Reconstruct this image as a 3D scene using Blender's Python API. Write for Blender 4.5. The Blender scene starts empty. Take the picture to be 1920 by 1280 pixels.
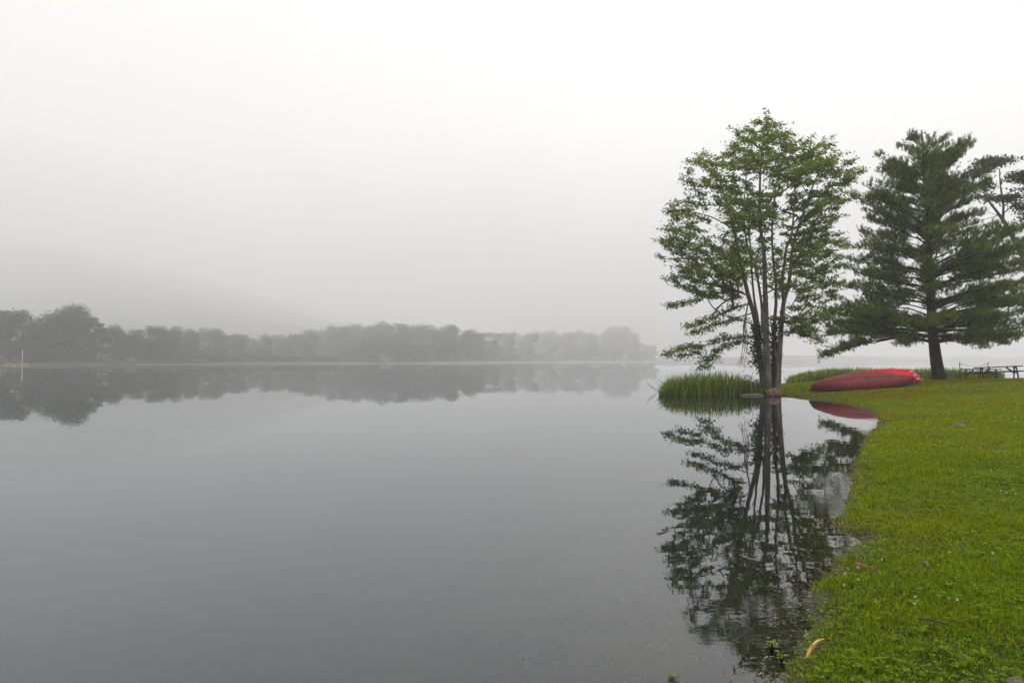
import bpy, bmesh, math, random
import numpy as np
from mathutils import Vector, Matrix, noise as mnoise

S = bpy.context.scene
COL = S.collection
R = math.radians
rng = np.random.default_rng(7)
random.seed(7)

# ------------------------------------------------------------------ camera, sky, sun, exposure
CAM_Z, FPX, HORIZON = 1.6, 1280.0, 676.0
PITCH = math.atan((HORIZON - 640.0) / FPX)
cam_d = bpy.data.cameras.new('camera')
cam_d.sensor_width = 36.0
cam_d.lens = 24.0
cam_d.clip_start, cam_d.clip_end = 0.1, 9000.0
cam = bpy.data.objects.new('camera', cam_d)
COL.objects.link(cam)
cam.location = (0, 0, CAM_Z)
cam.rotation_euler = (math.pi / 2 + PITCH, 0, 0)
S.camera = cam

SUN_EL, SUN_AZ = R(48), R(52)          # azimuth measured from the view direction, to the right positive
world = bpy.data.worlds.new('World')
S.world = world
world.use_nodes = True
wn, wl = world.node_tree.nodes, world.node_tree.links
wn.clear()
sky = wn.new('ShaderNodeTexSky')
sky.sky_type = 'NISHITA'
sky.sun_disc = False
sky.sun_elevation = SUN_EL
sky.sun_rotation = SUN_AZ
sky.dust_density = 6.0
sky.air_density = 1.0
hs = wn.new('ShaderNodeHueSaturation')
hs.inputs['Saturation'].default_value = 0.10
mixw = wn.new('ShaderNodeMix')
mixw.data_type = 'RGBA'
mixw.inputs['Factor'].default_value = 0.90      # the closed cloud layer evens the sky out
mixw.inputs['B'].default_value = (8.9, 8.9, 8.9, 1)
bg = wn.new('ShaderNodeBackground')
bg.inputs['Strength'].default_value = 0.105
wo = wn.new('ShaderNodeOutputWorld')
wl.new(sky.outputs['Color'], hs.inputs['Color'])
wl.new(hs.outputs['Color'], mixw.inputs['A'])
wl.new(mixw.outputs['Result'], bg.inputs['Color'])
wl.new(bg.outputs[0], wo.inputs['Surface'])

sun_d = bpy.data.lights.new('sun', 'SUN')
sun_d.energy = 0.9
sun_d.angle = R(25)
sun_d.color = (1.0, 0.97, 0.92)
sun = bpy.data.objects.new('sun', sun_d)
COL.objects.link(sun)
sdir = Vector((math.sin(SUN_AZ) * math.cos(SUN_EL), math.cos(SUN_AZ) * math.cos(SUN_EL), math.sin(SUN_EL)))
sun.rotation_euler = sdir.to_track_quat('Z', 'Y').to_euler()
sun.location = (0, 0, 60)

S.render.engine = 'CYCLES'
S.view_settings.view_transform = 'Standard'
S.view_settings.look = 'None'
S.view_settings.gamma = 1.0
S.view_settings.use_curve_mapping = False
S.view_settings.exposure = 0.46
cy = S.cycles
cy.use_denoising = True
cy.denoiser = 'OPENIMAGEDENOISE'
cy.max_bounces = 14
cy.diffuse_bounces = 3
cy.glossy_bounces = 3
cy.transmission_bounces = 4
cy.transparent_max_bounces = 12
cy.volume_bounces = 9
cy.caustics_reflective = False
cy.caustics_refractive = False
cy.sample_clamp_indirect = 6.0

HAZE_DENSITY = 0.0012


# ------------------------------------------------------------------ helpers
def at(px, py, Y):
    """World point at distance Y along the view for a place measured in the photograph."""
    u, v = (px - 960.0) / FPX, (640.0 - py) / FPX
    dy = math.cos(PITCH) - v * math.sin(PITCH)
    dz = math.sin(PITCH) + v * math.cos(PITCH)
    k = Y / dy
    return np.array((u * k, Y, CAM_Z + dz * k))


def on_plane(px, py, z=0.0):
    u, v = (px - 960.0) / FPX, (640.0 - py) / FPX
    dy = math.cos(PITCH) - v * math.sin(PITCH)
    dz = math.sin(PITCH) + v * math.cos(PITCH)
    k = (z - CAM_Z) / dz
    return np.array((u * k, dy * k, z))


def tag(o, label=None, cat=None, group=None, kind=None):
    if label: o['label'] = label
    if cat: o['category'] = cat
    if group: o['group'] = group
    if kind: o['kind'] = kind
    return o


def empty(name, loc=(0, 0, 0), rz=0.0):
    o = bpy.data.objects.new(name, None)
    o.empty_display_size = 0.2
    o.location = loc
    o.rotation_euler = (0, 0, rz)
    COL.objects.link(o)
    return o


def link(name, me, parent=None):
    o = bpy.data.objects.new(name, me)
    COL.objects.link(o)
    if parent is not None:
        o.parent = parent
    return o


def np_mesh(name, V, F, mat, vcol=None, attrs=None, smooth=False):
    """Fast mesh: V (n,3), F (m,k) with one k; vcol (n,3) -> colour attribute 'tint'."""
    V = np.asarray(V, dtype=np.float32)
    F = np.asarray(F, dtype=np.int32)
    me = bpy.data.meshes.new(name)
    m, k = F.shape
    me.vertices.add(len(V))
    me.vertices.foreach_set('co', V.ravel())
    me.loops.add(m * k)
    me.loops.foreach_set('vertex_index', F.ravel())
    me.polygons.add(m)
    me.polygons.foreach_set('loop_start', np.arange(0, m * k, k, dtype=np.int32))
    me.polygons.foreach_set('loop_total', np.full(m, k, dtype=np.int32))
    if smooth:
        me.polygons.foreach_set('use_smooth', np.ones(m, dtype=bool))
    if vcol is not None:
        a = me.color_attributes.new('tint', 'FLOAT_COLOR', 'POINT')
        c = np.ones((len(V), 4), dtype=np.float32)
        c[:, :3] = vcol
        a.data.foreach_set('color', c.ravel())
    for an, av in (attrs or {}).items():
        a = me.attributes.new(an, 'FLOAT', 'POINT')
        a.data.foreach_set('value', np.asarray(av, dtype=np.float32))
    me.update(calc_edges=True)
    me.validate()
    if mat is not None:
        me.materials.append(mat)
    return me


class MB:
    """Collects mixed polygons (boxes, bars, tubes, lofts) into one mesh."""
    def __init__(self):
        self.v, self.f = [], []

    def add(self, verts, faces):
        b = len(self.v)
        self.v += [tuple(p) for p in verts]
        self.f += [tuple(i + b for i in f) for f in faces]

    def box(self, c, s, rot=None):
        h = np.array(s) / 2
        pts = [np.array((x, y, z)) * h for z in (-1, 1) for y in (-1, 1) for x in (-1, 1)]
        if rot is not None:
            M = np.array(rot.to_3x3())
            pts = [M @ p for p in pts]
        self.add([p + np.array(c) for p in pts],
                 [(0, 2, 3, 1), (4, 5, 7, 6), (0, 1, 5, 4), (2, 6, 7, 3), (0, 4, 6, 2), (1, 3, 7, 5)])

    def bar(self, a, b, w, t, up=(0, 0, 1)):
        """A board from a to b: w across (sideways), t along up."""
        a, b = np.array(a, float), np.array(b, float)
        d = b - a
        d /= np.linalg.norm(d)
        s = np.cross(d, np.array(up, float))
        s /= np.linalg.norm(s)
        u = np.cross(s, d)
        P = [p + s * x * w / 2 + u * y * t / 2 for p in (a, b) for (x, y) in ((-1, -1), (1, -1), (1, 1), (-1, 1))]
        self.add(P, [(0, 1, 2, 3), (7, 6, 5, 4), (0, 4, 5, 1), (1, 5, 6, 2), (2, 6, 7, 3), (3, 7, 4, 0)])

    def tube(self, pts, rad, n=6):
        pts = np.array(pts, float)
        rad = np.broadcast_to(np.array(rad, float), (len(pts),))
        V, F = tube_np(pts, rad, n)
        self.add(V, F)

    def build(self, name, mat, parent=None, smooth=False, bevel=0.0):
        me = bpy.data.meshes.new(name)
        me.from_pydata([tuple(map(float, p)) for p in self.v], [], self.f)
        me.update()
        bm = bmesh.new()
        bm.from_mesh(me)
        bmesh.ops.recalc_face_normals(bm, faces=bm.faces)
        if bevel:
            bmesh.ops.bevel(bm, geom=list(bm.edges), offset=bevel, segments=1, affect='EDGES', profile=0.7)
        bm.to_mesh(me)
        bm.free()
        if smooth:
            for p in me.polygons:
                p.use_smooth = True
        me.materials.append(mat)
        return link(name, me, parent)


def tube_np(pts, rad, n):
    d = np.gradient(pts, axis=0)
    d /= np.maximum(np.linalg.norm(d, axis=1, keepdims=True), 1e-9)
    ref = np.array((0.31, 0.87, 0.37)) if abs(d[0][2]) > 0.8 else np.array((0.05, 0.08, 1.0))
    s = np.cross(d, ref)
    s /= np.maximum(np.linalg.norm(s, axis=1, keepdims=True), 1e-9)
    u = np.cross(s, d)
    a = np.linspace(0, 2 * math.pi, n, endpoint=False)
    V = pts[:, None, :] + rad[:, None, None] * (np.cos(a)[None, :, None] * s[:, None, :] + np.sin(a)[None, :, None] * u[:, None, :])
    V = V.reshape(-1, 3)
    F = []
    for i in range(len(pts) - 1):
        for j in range(n):
            F.append((i * n + j, i * n + (j + 1) % n, (i + 1) * n + (j + 1) % n, (i + 1) * n + j))
    F.append(tuple(range(n))[::-1])
    F.append(tuple((len(pts) - 1) * n + j for j in range(n)))
    return V, F


def smoothpath(P, step):
    """Catmull-Rom through P sampled about every step metres."""
    P = np.array(P, float)
    Q = np.vstack([2 * P[0] - P[1], P, 2 * P[-1] - P[-2]])
    out = []
    for i in range(1, len(Q) - 2):
        n = max(1, int(np.linalg.norm(Q[i + 1] - Q[i]) / step))
        for k in range(n):
            t = k / n
            out.append(0.5 * ((2 * Q[i]) + (-Q[i - 1] + Q[i + 1]) * t + (2 * Q[i - 1] - 5 * Q[i] + 4 * Q[i + 1] - Q[i + 2]) * t * t
                              + (-Q[i - 1] + 3 * Q[i] - 3 * Q[i + 1] + Q[i + 2]) * t ** 3))
    out.append(P[-1])
    return np.array(out)


def vnoise(P, seed=0):
    """Cheap smooth value noise, P (n,2 or 3), about -1..1."""
    P = np.asarray(P, float)
    if P.shape[1] == 2:
        P = np.column_stack([P, np.zeros(len(P))])
    I = np.floor(P).astype(np.int64)
    f = P - I
    f = f * f * (3 - 2 * f)
    tot = np.zeros(len(P))
    for dx in (0, 1):
        for dy in (0, 1):
            for dz in (0, 1):
                h = ((I[:, 0] + dx) * 374761393 + (I[:, 1] + dy) * 668265263 + (I[:, 2] + dz) * 2147483647 + seed * 1274126177) & 0xFFFFFFFF
                h = ((h ^ (h >> 13)) * 1274126177) & 0xFFFFFFFF
                h = (h ^ (h >> 16)) & 0xFFFF
                w = (f[:, 0] if dx else 1 - f[:, 0]) * (f[:, 1] if dy else 1 - f[:, 1]) * (f[:, 2] if dz else 1 - f[:, 2])
                tot += w * (h / 32767.5 - 1.0)
    return tot


# ------------------------------------------------------------------ materials
def new_mat(name):
    m = bpy.data.materials.new(name)
    m.use_nodes = True
    nt = m.node_tree
    nt.nodes.clear()
    out = nt.nodes.new('ShaderNodeOutputMaterial')
    return m, nt, out


def N(nt, t, **kw):
    n = nt.nodes.new(t)
    for k, v in kw.items():
        setattr(n, k, v)
    return n


def ramp(nt, fac, stops):
    r = N(nt, 'ShaderNodeValToRGB')
    el = r.color_ramp.elements
    el[0].position, el[0].color = stops[0][0], (*stops[0][1], 1)
    el[1].position, el[1].color = stops[-1][0], (*stops[-1][1], 1)
    for p, c in stops[1:-1]:
        e = el.new(p)
        e.color = (*c, 1)
    nt.links.new(fac, r.inputs['Fac'])
    return r.outputs['Color']


def noise_tex(nt, scale, detail=4, rough=0.55, space='Object', stretch=None):
    tc = N(nt, 'ShaderNodeTexCoord')
    src = tc.outputs[space]
    if stretch:
        mp = N(nt, 'ShaderNodeMapping')
        mp.inputs['Scale'].default_value = stretch
        nt.links.new(src, mp.inputs['Vector'])
        src = mp.outputs[0]
    n = N(nt, 'ShaderNodeTexNoise')
    n.inputs['Scale'].default_value = scale
    n.inputs['Detail'].default_value = detail
    n.inputs['Roughness'].default_value = rough
    nt.links.new(src, n.inputs['Vector'])
    return n.outputs['Fac']


def leaf_mat(name, base, trans=0.35, rough=0.55, spec=0.25):
    """Leaf: diffuse + translucent; the vertex tint carries each leaf's own hue."""
    m, nt, out = new_mat(name)
    at_ = N(nt, 'ShaderNodeAttribute', attribute_name='tint')
    mul = N(nt, 'ShaderNodeMix', data_type='RGBA', blend_type='MULTIPLY')
    mul.inputs['Factor'].default_value = 1.0
    mul.inputs['B'].default_value = (*base, 1)
    nt.links.new(at_.outputs['Color'], mul.inputs['A'])
    p = N(nt, 'ShaderNodeBsdfPrincipled')
    p.inputs['Roughness'].default_value = rough
    p.inputs['Specular IOR Level'].default_value = spec
    nt.links.new(mul.outputs['Result'], p.inputs['Base Color'])
    tr = N(nt, 'ShaderNodeBsdfTranslucent')
    tc = N(nt, 'ShaderNodeMix', data_type='RGBA', blend_type='MULTIPLY')
    tc.inputs['Factor'].default_value = 1.0
    tc.inputs['B'].default_value = (1.15, 1.2, 0.5, 1)
    nt.links.new(mul.outputs['Result'], tc.inputs['A'])
    nt.links.new(tc.outputs['Result'], tr.inputs['Color'])
    mx = N(nt, 'ShaderNodeMixShader')
    mx.inputs['Fac'].default_value = trans
    nt.links.new(p.outputs[0], mx.inputs[1])
    nt.links.new(tr.outputs[0], mx.inputs[2])
    nt.links.new(mx.outputs[0], out.inputs['Surface'])
    return m


def surf_mat(name, stops, scale=6, detail=5, rough=0.8, bump=0.0, bscale=None, stretch=None, spec=0.3, space='Object', coat=0.0):
    m, nt, out = new_mat(name)
    p = N(nt, 'ShaderNodeBsdfPrincipled')
    f = noise_tex(nt, scale, detail, 0.6, space, stretch)
    nt.links.new(ramp(nt, f, stops), p.inputs['Base Color'])
    p.inputs['Roughness'].default_value = rough
    p.inputs['Specular IOR Level'].default_value = spec
    p.inputs['Coat Weight'].default_value = coat
    if bump:
        b = N(nt, 'ShaderNodeBump')
        b.inputs['Strength'].default_value = 1.0
        b.inputs['Distance'].default_value = bump
        nt.links.new(noise_tex(nt, bscale or scale * 2, 6, 0.65, space, stretch), b.inputs['Height'])
        nt.links.new(b.outputs[0], p.inputs['Normal'])
    nt.links.new(p.outputs[0], out.inputs['Surface'])
    return m


M = {}
M['maple_leaf'] = leaf_mat('maple_leaf', (0.190, 0.265, 0.044), 0.50, 0.6, 0.12)
M['pine_needle'] = leaf_mat('pine_needle', (0.130, 0.190, 0.022), 0.32, 0.6, 0.12)
M['oak_leaf'] = leaf_mat('oak_leaf', (0.050, 0.075, 0.024), 0.3)
M['far_leaf'] = leaf_mat('far_leaf', (0.054, 0.074, 0.020), 0.25)
M['reed_leaf'] = leaf_mat('reed_leaf', (0.185, 0.260, 0.030), 0.40, 0.5, 0.15)
M['grass'] = leaf_mat('grass', (0.238, 0.284, 0.006), 0.38, 0.7, 0.06)
M['clover_leaf'] = leaf_mat('clover_leaf', (0.150, 0.225, 0.012), 0.3, 0.7, 0.08)
M['petal'] = leaf_mat('petal', (0.75, 0.72, 0.66), 0.3)
M['vine_leaf'] = leaf_mat('vine_leaf', (0.040, 0.070, 0.018), 0.25)
M['shrub_leaf'] = leaf_mat('shrub_leaf', (0.050, 0.095, 0.022), 0.3)
M['pond_leaf'] = leaf_mat('pond_leaf', (0.20, 0.27, 0.03), 0.3)
M['debris'] = leaf_mat('debris', (1, 1, 1), 0.1, 0.7, 0.2)
M['maple_bark'] = surf_mat('maple_bark', [(0.3, (0.065, 0.054, 0.045)), (0.5, (0.155, 0.132, 0.112)), (0.70, (0.28, 0.25, 0.215))], 7, 8, 0.9, 0.05, 16, (1, 1, 0.22))
M['pine_bark'] = surf_mat('pine_bark', [(0.35, (0.014, 0.010, 0.009)), (0.6, (0.036, 0.027, 0.022)), (0.75, (0.07, 0.052, 0.044))], 6, 8, 0.9, 0.05, 10, (1, 1, 0.4))
M['dead_wood'] = surf_mat('dead_wood', [(0.3, (0.12, 0.10, 0.09)), (0.7, (0.26, 0.23, 0.21))], 20, 4, 0.9)
M['oak_bark'] = surf_mat('oak_bark', [(0.3, (0.09, 0.075, 0.06)), (0.7, (0.18, 0.15, 0.13))], 5, 6, 0.9, 0.02)
M['far_bark'] = surf_mat('far_bark', [(0.3, (0.06, 0.05, 0.04)), (0.7, (0.12, 0.10, 0.09))], 2, 2, 0.9)
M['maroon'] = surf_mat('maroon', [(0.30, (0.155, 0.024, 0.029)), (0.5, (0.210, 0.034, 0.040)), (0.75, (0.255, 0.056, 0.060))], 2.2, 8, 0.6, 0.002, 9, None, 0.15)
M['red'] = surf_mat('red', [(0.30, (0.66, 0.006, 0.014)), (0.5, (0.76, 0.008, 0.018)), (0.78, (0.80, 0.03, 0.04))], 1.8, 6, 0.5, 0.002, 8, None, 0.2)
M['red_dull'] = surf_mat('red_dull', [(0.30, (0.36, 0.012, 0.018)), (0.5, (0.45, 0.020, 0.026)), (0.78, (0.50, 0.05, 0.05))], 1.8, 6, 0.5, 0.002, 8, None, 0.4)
M['gunwale'] = surf_mat('gunwale', [(0.3, (0.020, 0.018, 0.018)), (0.7, (0.045, 0.042, 0.040))], 8, 3, 0.5)
M['white_plate'] = surf_mat('white_plate', [(0.3, (0.62, 0.60, 0.58)), (0.7, (0.80, 0.78, 0.76))], 12, 3, 0.5)
M['yellow_plate'] = surf_mat('yellow_plate', [(0.3, (0.70, 0.36, 0.06)), (0.7, (0.82, 0.50, 0.12))], 12, 3, 0.5)
M['table_wood'] = surf_mat('table_wood', [(0.3, (0.018, 0.012, 0.011)), (0.55, (0.036, 0.024, 0.022)), (0.75, (0.060, 0.044, 0.040))], 4, 6, 0.75, 0.004, 20, (0.3, 3, 3))
M['post_metal'] = surf_mat('post_metal', [(0.3, (0.04, 0.035, 0.032)), (0.7, (0.09, 0.08, 0.07))], 15, 4, 0.6)
M['red_rock'] = surf_mat('red_rock', [(0.28, (0.085, 0.052, 0.040)), (0.5, (0.18, 0.105, 0.080)), (0.72, (0.30, 0.20, 0.165))], 7, 8, 0.9, 0.03, 12)
M['grey_rock'] = surf_mat('grey_rock', [(0.28, (0.09, 0.08, 0.07)), (0.5, (0.16, 0.14, 0.12)), (0.72, (0.26, 0.24, 0.21))], 7, 8, 0.9, 0.02, 14)
M['pale_rock'] = surf_mat('pale_rock', [(0.28, (0.26, 0.23, 0.20)), (0.72, (0.42, 0.38, 0.34))], 9, 8, 0.9, 0.02, 14)
M['yellow_husk'] = surf_mat('yellow_husk', [(0.3, (0.36, 0.17, 0.03)), (0.5, (0.58, 0.34, 0.06)), (0.72, (0.68, 0.46, 0.12))], 14, 5, 0.55, 0.003, 30, None, 0.4)
M['twig'] = surf_mat('twig', [(0.3, (0.035, 0.022, 0.018)), (0.7, (0.10, 0.07, 0.055))], 20, 4, 0.85)
M['wet_twig'] = surf_mat('wet_twig', [(0.3, (0.14, 0.11, 0.07)), (0.7, (0.30, 0.25, 0.17))], 20, 4, 0.6)
M['pink'] = surf_mat('pink', [(0.3, (0.45, 0.09, 0.15)), (0.7, (0.62, 0.20, 0.28))], 60, 3, 0.6)
M['pink_stem'] = surf_mat('pink_stem', [(0.3, (0.25, 0.06, 0.05)), (0.7, (0.40, 0.13, 0.10))], 60, 3, 0.6)
M['yellow_leaf'] = surf_mat('yellow_leaf', [(0.3, (0.50, 0.29, 0.03)), (0.7, (0.68, 0.45, 0.06))], 60, 3, 0.5)
M['brown_leaf'] = surf_mat('brown_leaf', [(0.3, (0.16, 0.07, 0.03)), (0.7, (0.30, 0.15, 0.07))], 60, 3, 0.6)
M['dock_wood'] = surf_mat('dock_wood', [(0.3, (0.45, 0.27, 0.22)), (0.7, (0.60, 0.40, 0.34))], 1, 3, 0.7)
M['white_paint'] = surf_mat('white_paint', [(0.3, (0.50, 0.50, 0.49)), (0.7, (0.64, 0.64, 0.63))], 1, 2, 0.6)
M['hill'] = surf_mat('hill', [(0.3, (0.030, 0.034, 0.028)), (0.5, (0.045, 0.050, 0.040)), (0.7, (0.065, 0.068, 0.055))], 0.05, 6, 0.95)
M['far_bank'] = surf_mat('far_bank', [(0.3, (0.025, 0.032, 0.014)), (0.7, (0.05, 0.052, 0.028))], 0.2, 6, 0.95)


def ground_material():
    m, nt, out = new_mat('ground')
    geo = N(nt, 'ShaderNodeNewGeometry')
    sep = N(nt, 'ShaderNodeSeparateXYZ')
    nt.links.new(geo.outputs['Position'], sep.inputs[0])
    n1 = noise_tex(nt, 1.3, 6, 0.6, 'Object')
    n2 = noise_tex(nt, 14, 8, 0.7, 'Object')
    grass = ramp(nt, n2, [(0.3, (0.022, 0.022, 0.008)), (0.5, (0.050, 0.055, 0.012)), (0.7, (0.095, 0.095, 0.022))])
    mud = ramp(nt, n2, [(0.3, (0.020, 0.016, 0.010)), (0.55, (0.055, 0.043, 0.026)), (0.75, (0.13, 0.105, 0.07))])
    algae = ramp(nt, n1, [(0.42, (0.0, 0.0, 0.0)), (0.62, (1, 1, 1))])
    mudg = N(nt, 'ShaderNodeMix', data_type='RGBA')
    mudg.inputs['B'].default_value = (0.075, 0.085, 0.022, 1)
    nt.links.new(algae, mudg.inputs['Factor'])
    nt.links.new(mud, mudg.inputs['A'])
    # ground above the waterline is turf, below it mud and weed
    mr = N(nt, 'ShaderNodeMapRange')
    mr.inputs['From Min'].default_value = 0.015
    mr.inputs['From Max'].default_value = 0.06
    nt.links.new(sep.outputs['Z'], mr.inputs['Value'])
    mx = N(nt, 'ShaderNodeMix', data_type='RGBA')
    nt.links.new(mr.outputs[0], mx.inputs['Factor'])
    nt.links.new(mudg.outputs['Result'], mx.inputs['A'])
    nt.links.new(grass, mx.inputs['B'])
    p = N(nt, 'ShaderNodeBsdfPrincipled')
    p.inputs['Roughness'].default_value = 0.9
    p.inputs['Specular IOR Level'].default_value = 0.2
    nt.links.new(mx.outputs['Result'], p.inputs['Base Color'])
    b = N(nt, 'ShaderNodeBump')
    b.inputs['Distance'].default_value = 0.02
    nt.links.new(n2, b.inputs['Height'])
    nt.links.new(b.outputs[0], p.inputs['Normal'])
    nt.links.new(p.outputs[0], out.inputs['Surface'])
    return m


def water_material():
    """Lake water: Fresnel mirror over a body that is clear in the shallows and murky where it is deep."""
    m, nt, out = new_mat('water')
    murk = N(nt, 'ShaderNodeAttribute', attribute_name='murk')
    rip = N(nt, 'ShaderNodeAttribute', attribute_name='ripple')
    edge = N(nt, 'ShaderNodeAttribute', attribute_name='edge')
    # long soft undulation
    a = noise_tex(nt, 1.0, 2, 0.5, 'Object', (1.1, 1.6, 1))
    b_ = noise_tex(nt, 1.0, 2, 0.5, 'Object', (3.0, 6.0, 1))
    c = noise_tex(nt, 1.0, 2, 0.5, 'Object', (13, 24, 1))

    def mul(x, y):
        n = N(nt, 'ShaderNodeMath', operation='MULTIPLY')
        for i, q in enumerate((x, y)):
            if isinstance(q, (int, float)):
                n.inputs[i].default_value = q
            else:
                nt.links.new(q, n.inputs[i])
        return n.outputs[0]

    def add(x, y):
        n = N(nt, 'ShaderNodeMath', operation='ADD')
        nt.links.new(x, n.inputs[0]); nt.links.new(y, n.inputs[1])
        return n.outputs[0]
    h = add(mul(mul(a, 0.0024), rip.outputs['Fac']), mul(mul(b_, 0.00045), rip.outputs['Fac']))
    h = add(h, mul(mul(c, 0.0018), edge.outputs['Fac']))
    bp = N(nt, 'ShaderNodeBump')
    bp.inputs['Strength'].default_value = 1.0
    bp.inputs['Distance'].default_value = 1.0
    nt.links.new(h, bp.inputs['Height'])
    tr = N(nt, 'ShaderNodeBsdfTransparent')
    tr.inputs['Color'].default_value = (0.80, 0.78, 0.66, 1)
    df = N(nt, 'ShaderNodeBsdfDiffuse')
    df.inputs['Color'].default_value = (0.020, 0.025, 0.032, 1)
    body = N(nt, 'ShaderNodeMixShader')
    nt.links.new(murk.outputs['Fac'], body.inputs[0])
    nt.links.new(tr.outputs[0], body.inputs[1])
    nt.links.new(df.outputs[0], body.inputs[2])
    gl = N(nt, 'ShaderNodeBsdfGlossy')
    gl.inputs['Roughness'].default_value = 0.0
    gl.inputs['Color'].default_value = (0.975, 0.985, 1, 1)
    nt.links.new(bp.outputs[0], gl.inputs['Normal'])
    fr = N(nt, 'ShaderNodeFresnel')
    fr.inputs['IOR'].default_value = 1.60
    nt.links.new(bp.outputs[0], fr.inputs['Normal'])
    mx = N(nt, 'ShaderNodeMixShader')
    nt.links.new(fr.outputs[0], mx.inputs[0])
    nt.links.new(body.outputs[0], mx.inputs[1])
    nt.links.new(gl.outputs[0], mx.inputs[2])
    nt.links.new(mx.outputs[0], out.inputs['Surface'])
    return m


def volume_mat(name, density, color=(1, 1, 1)):
    m, nt, out = new_mat(name)
    v = N(nt, 'ShaderNodeVolumePrincipled')
    v.inputs['Color'].default_value = (*color, 1)
    v.inputs['Density'].default_value = density
    v.inputs['Anisotropy'].default_value = 0.3
    nt.links.new(v.outputs[0], out.inputs['Volume'])
    return m


M['ground'] = ground_material()
M['water'] = water_material()

# ------------------------------------------------------------------ the shore: signed distance and ground height
front_px = [(1478, 1280), (1494, 1200), (1516, 1147), (1538, 1090), (1566, 1040), (1603, 1014), (1580, 985), (1585, 940), (1609, 917),
            (1600, 880), (1603, 858), (1622, 827), (1642, 800), (1652, 788), (1648, 780), (1636, 771), (1600, 760), (1560, 752), (1520, 747), (1484, 743.5),
            (1462, 741), (1420, 738.5), (1380, 737.5), (1345, 737)]
shore = [(-400, -60), (-60, -12), (-12, -6), (-4, -2.5), (-1.2, -0.4), (0.2, 1.2), (0.95, 2.4)]
shore += [tuple(on_plane(x, y)[:2]) for x, y in front_px]
shore += [(10.3, 34.2), (12.6, 36.6), (15.0, 41.0), (18.2, 46.2), (20.2, 48.4), (26, 50.5), (33, 51.5), (45, 54), (80, 62), (400, 120)]
SH = np.array(shore)
LAND = np.vstack([SH, [(400, -400), (-400, -400)]])


def shore_dist(P):
    """Signed distance to the waterline, positive on land."""
    P = np.asarray(P, float)
    best = np.full(len(P), 1e9)
    for i in range(len(SH) - 1):
        a, b = SH[i], SH[i + 1]
        ab = b - a
        t = np.clip(((P - a) @ ab) / (ab @ ab), 0, 1)
        best = np.minimum(best, np.linalg.norm(P - (a + t[:, None] * ab), axis=1))
    inside = np.zeros(len(P), bool)
    x, y = P[:, 0], P[:, 1]
    n = len(LAND)
    for i in range(n):
        x1, y1 = LAND[i]
        x2, y2 = LAND[(i + 1) % n]
        c = ((y1 > y) != (y2 > y))
        if y1 != y2:
            inside ^= c & (x < (x2 - x1) * (y - y1) / (y2 - y1) + x1)
    return np.where(inside, best, -best)


def ground_z(P, s=None):
    P = np.asarray(P, float)
    if s is None:
        s = shore_dist(P)
    s = s + 0.10 * vnoise(P * 2.6, 3) + 0.05 * vnoise(P * 7.0, 4)
    up = 0.055 * (1 - np.exp(-np.maximum(s, 0) / 0.18)) + 0.70 * (1 - np.exp(-np.maximum(s, 0) / 9.5))
    dn = -0.05 * (1 - np.exp(np.minimum(s, 0) / 0.25)) - 0.095 * np.maximum(-s, 0) ** 1.12
    z = np.where(s > 0, up, np.maximum(dn, -2.6))
    rough = np.clip(s / 0.6, 0, 1)
    z = z + rough * (0.022 * vnoise(P * 1.3, 5) + 0.012 * vnoise(P * 3.7, 6))
    return z


def gz(x, y):
    return float(ground_z(np.array([[x, y]]))[0])


def grid(xs, ys):
    X, Y = np.meshgrid(xs, ys)
    P = np.column_stack([X.ravel(), Y.ravel()])
    nx, ny = len(xs), len(ys)
    i = (np.arange(ny - 1)[:, None] * nx + np.arange(nx - 1)[None, :]).ravel()
    return P, np.column_stack([i, i + 1, i + nx + 1, i + nx])


# one sheet that is fine near the shore and coarse out to the horizon
xs = np.unique(np.concatenate([[-2600, -1500, -700, -300, -120, -50, -25], np.arange(-14, 0, 0.5), np.arange(0, 14, 0.16), np.arange(14, 36, 0.3),
                               np.arange(36, 60, 2), [70, 90, 130, 200, 300, 700, 1500, 2600]]))
ys = np.unique(np.concatenate([[-900, -400, -150, -60, -25, -10], np.arange(-6, 2, 0.4), np.arange(2, 10, 0.12), np.arange(10, 24, 0.2), np.arange(24, 56, 0.3),
                               np.arange(56, 80, 3), [90, 120, 170, 260, 420, 700, 1200, 1900]]))
GP, GF = grid(xs, ys)
gs = shore_dist(GP)
me = np_mesh('ground', np.column_stack([GP, ground_z(GP, gs)]), GF, M['ground'], smooth=True)
tag(link('ground', me), kind='structure')

# water surface with its own depth-driven murk and shore ripples
wz = ground_z(GP, gs)
murk = 1 - np.exp(np.minimum(wz, 0) * 3.2)
cy_ = 0.5 + 0.5 * vnoise(GP * 0.35, 11)
ripple = 0.03 + 1.0 * np.exp(np.minimum(gs, 0) / 3.2) * (0.55 + 0.6 * cy_)
ripple = ripple * np.clip(1.15 - GP[:, 1] / 45.0, 0.18, 1)
edge = np.exp(np.minimum(gs, 0) / 0.24) * np.clip(0.35 + 0.9 * vnoise(GP * 0.9, 12), 0.05, 1) * np.clip(1.3 - GP[:, 1] / 22.0, 0.0, 1)
far = (np.abs(GP[:, 0]) > 60) | (GP[:, 1] > 70) | (GP[:, 1] < -8)
murk[far] = 1
ripple[far] = 0.02
edge[far] = 0
me = np_mesh('lake_water', np.column_stack([GP, np.zeros(len(GP))]), GF, M['water'], attrs={'murk': murk, 'ripple': ripple, 'edge': edge})
tag(link('lake_water', me), kind='structure')

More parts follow.
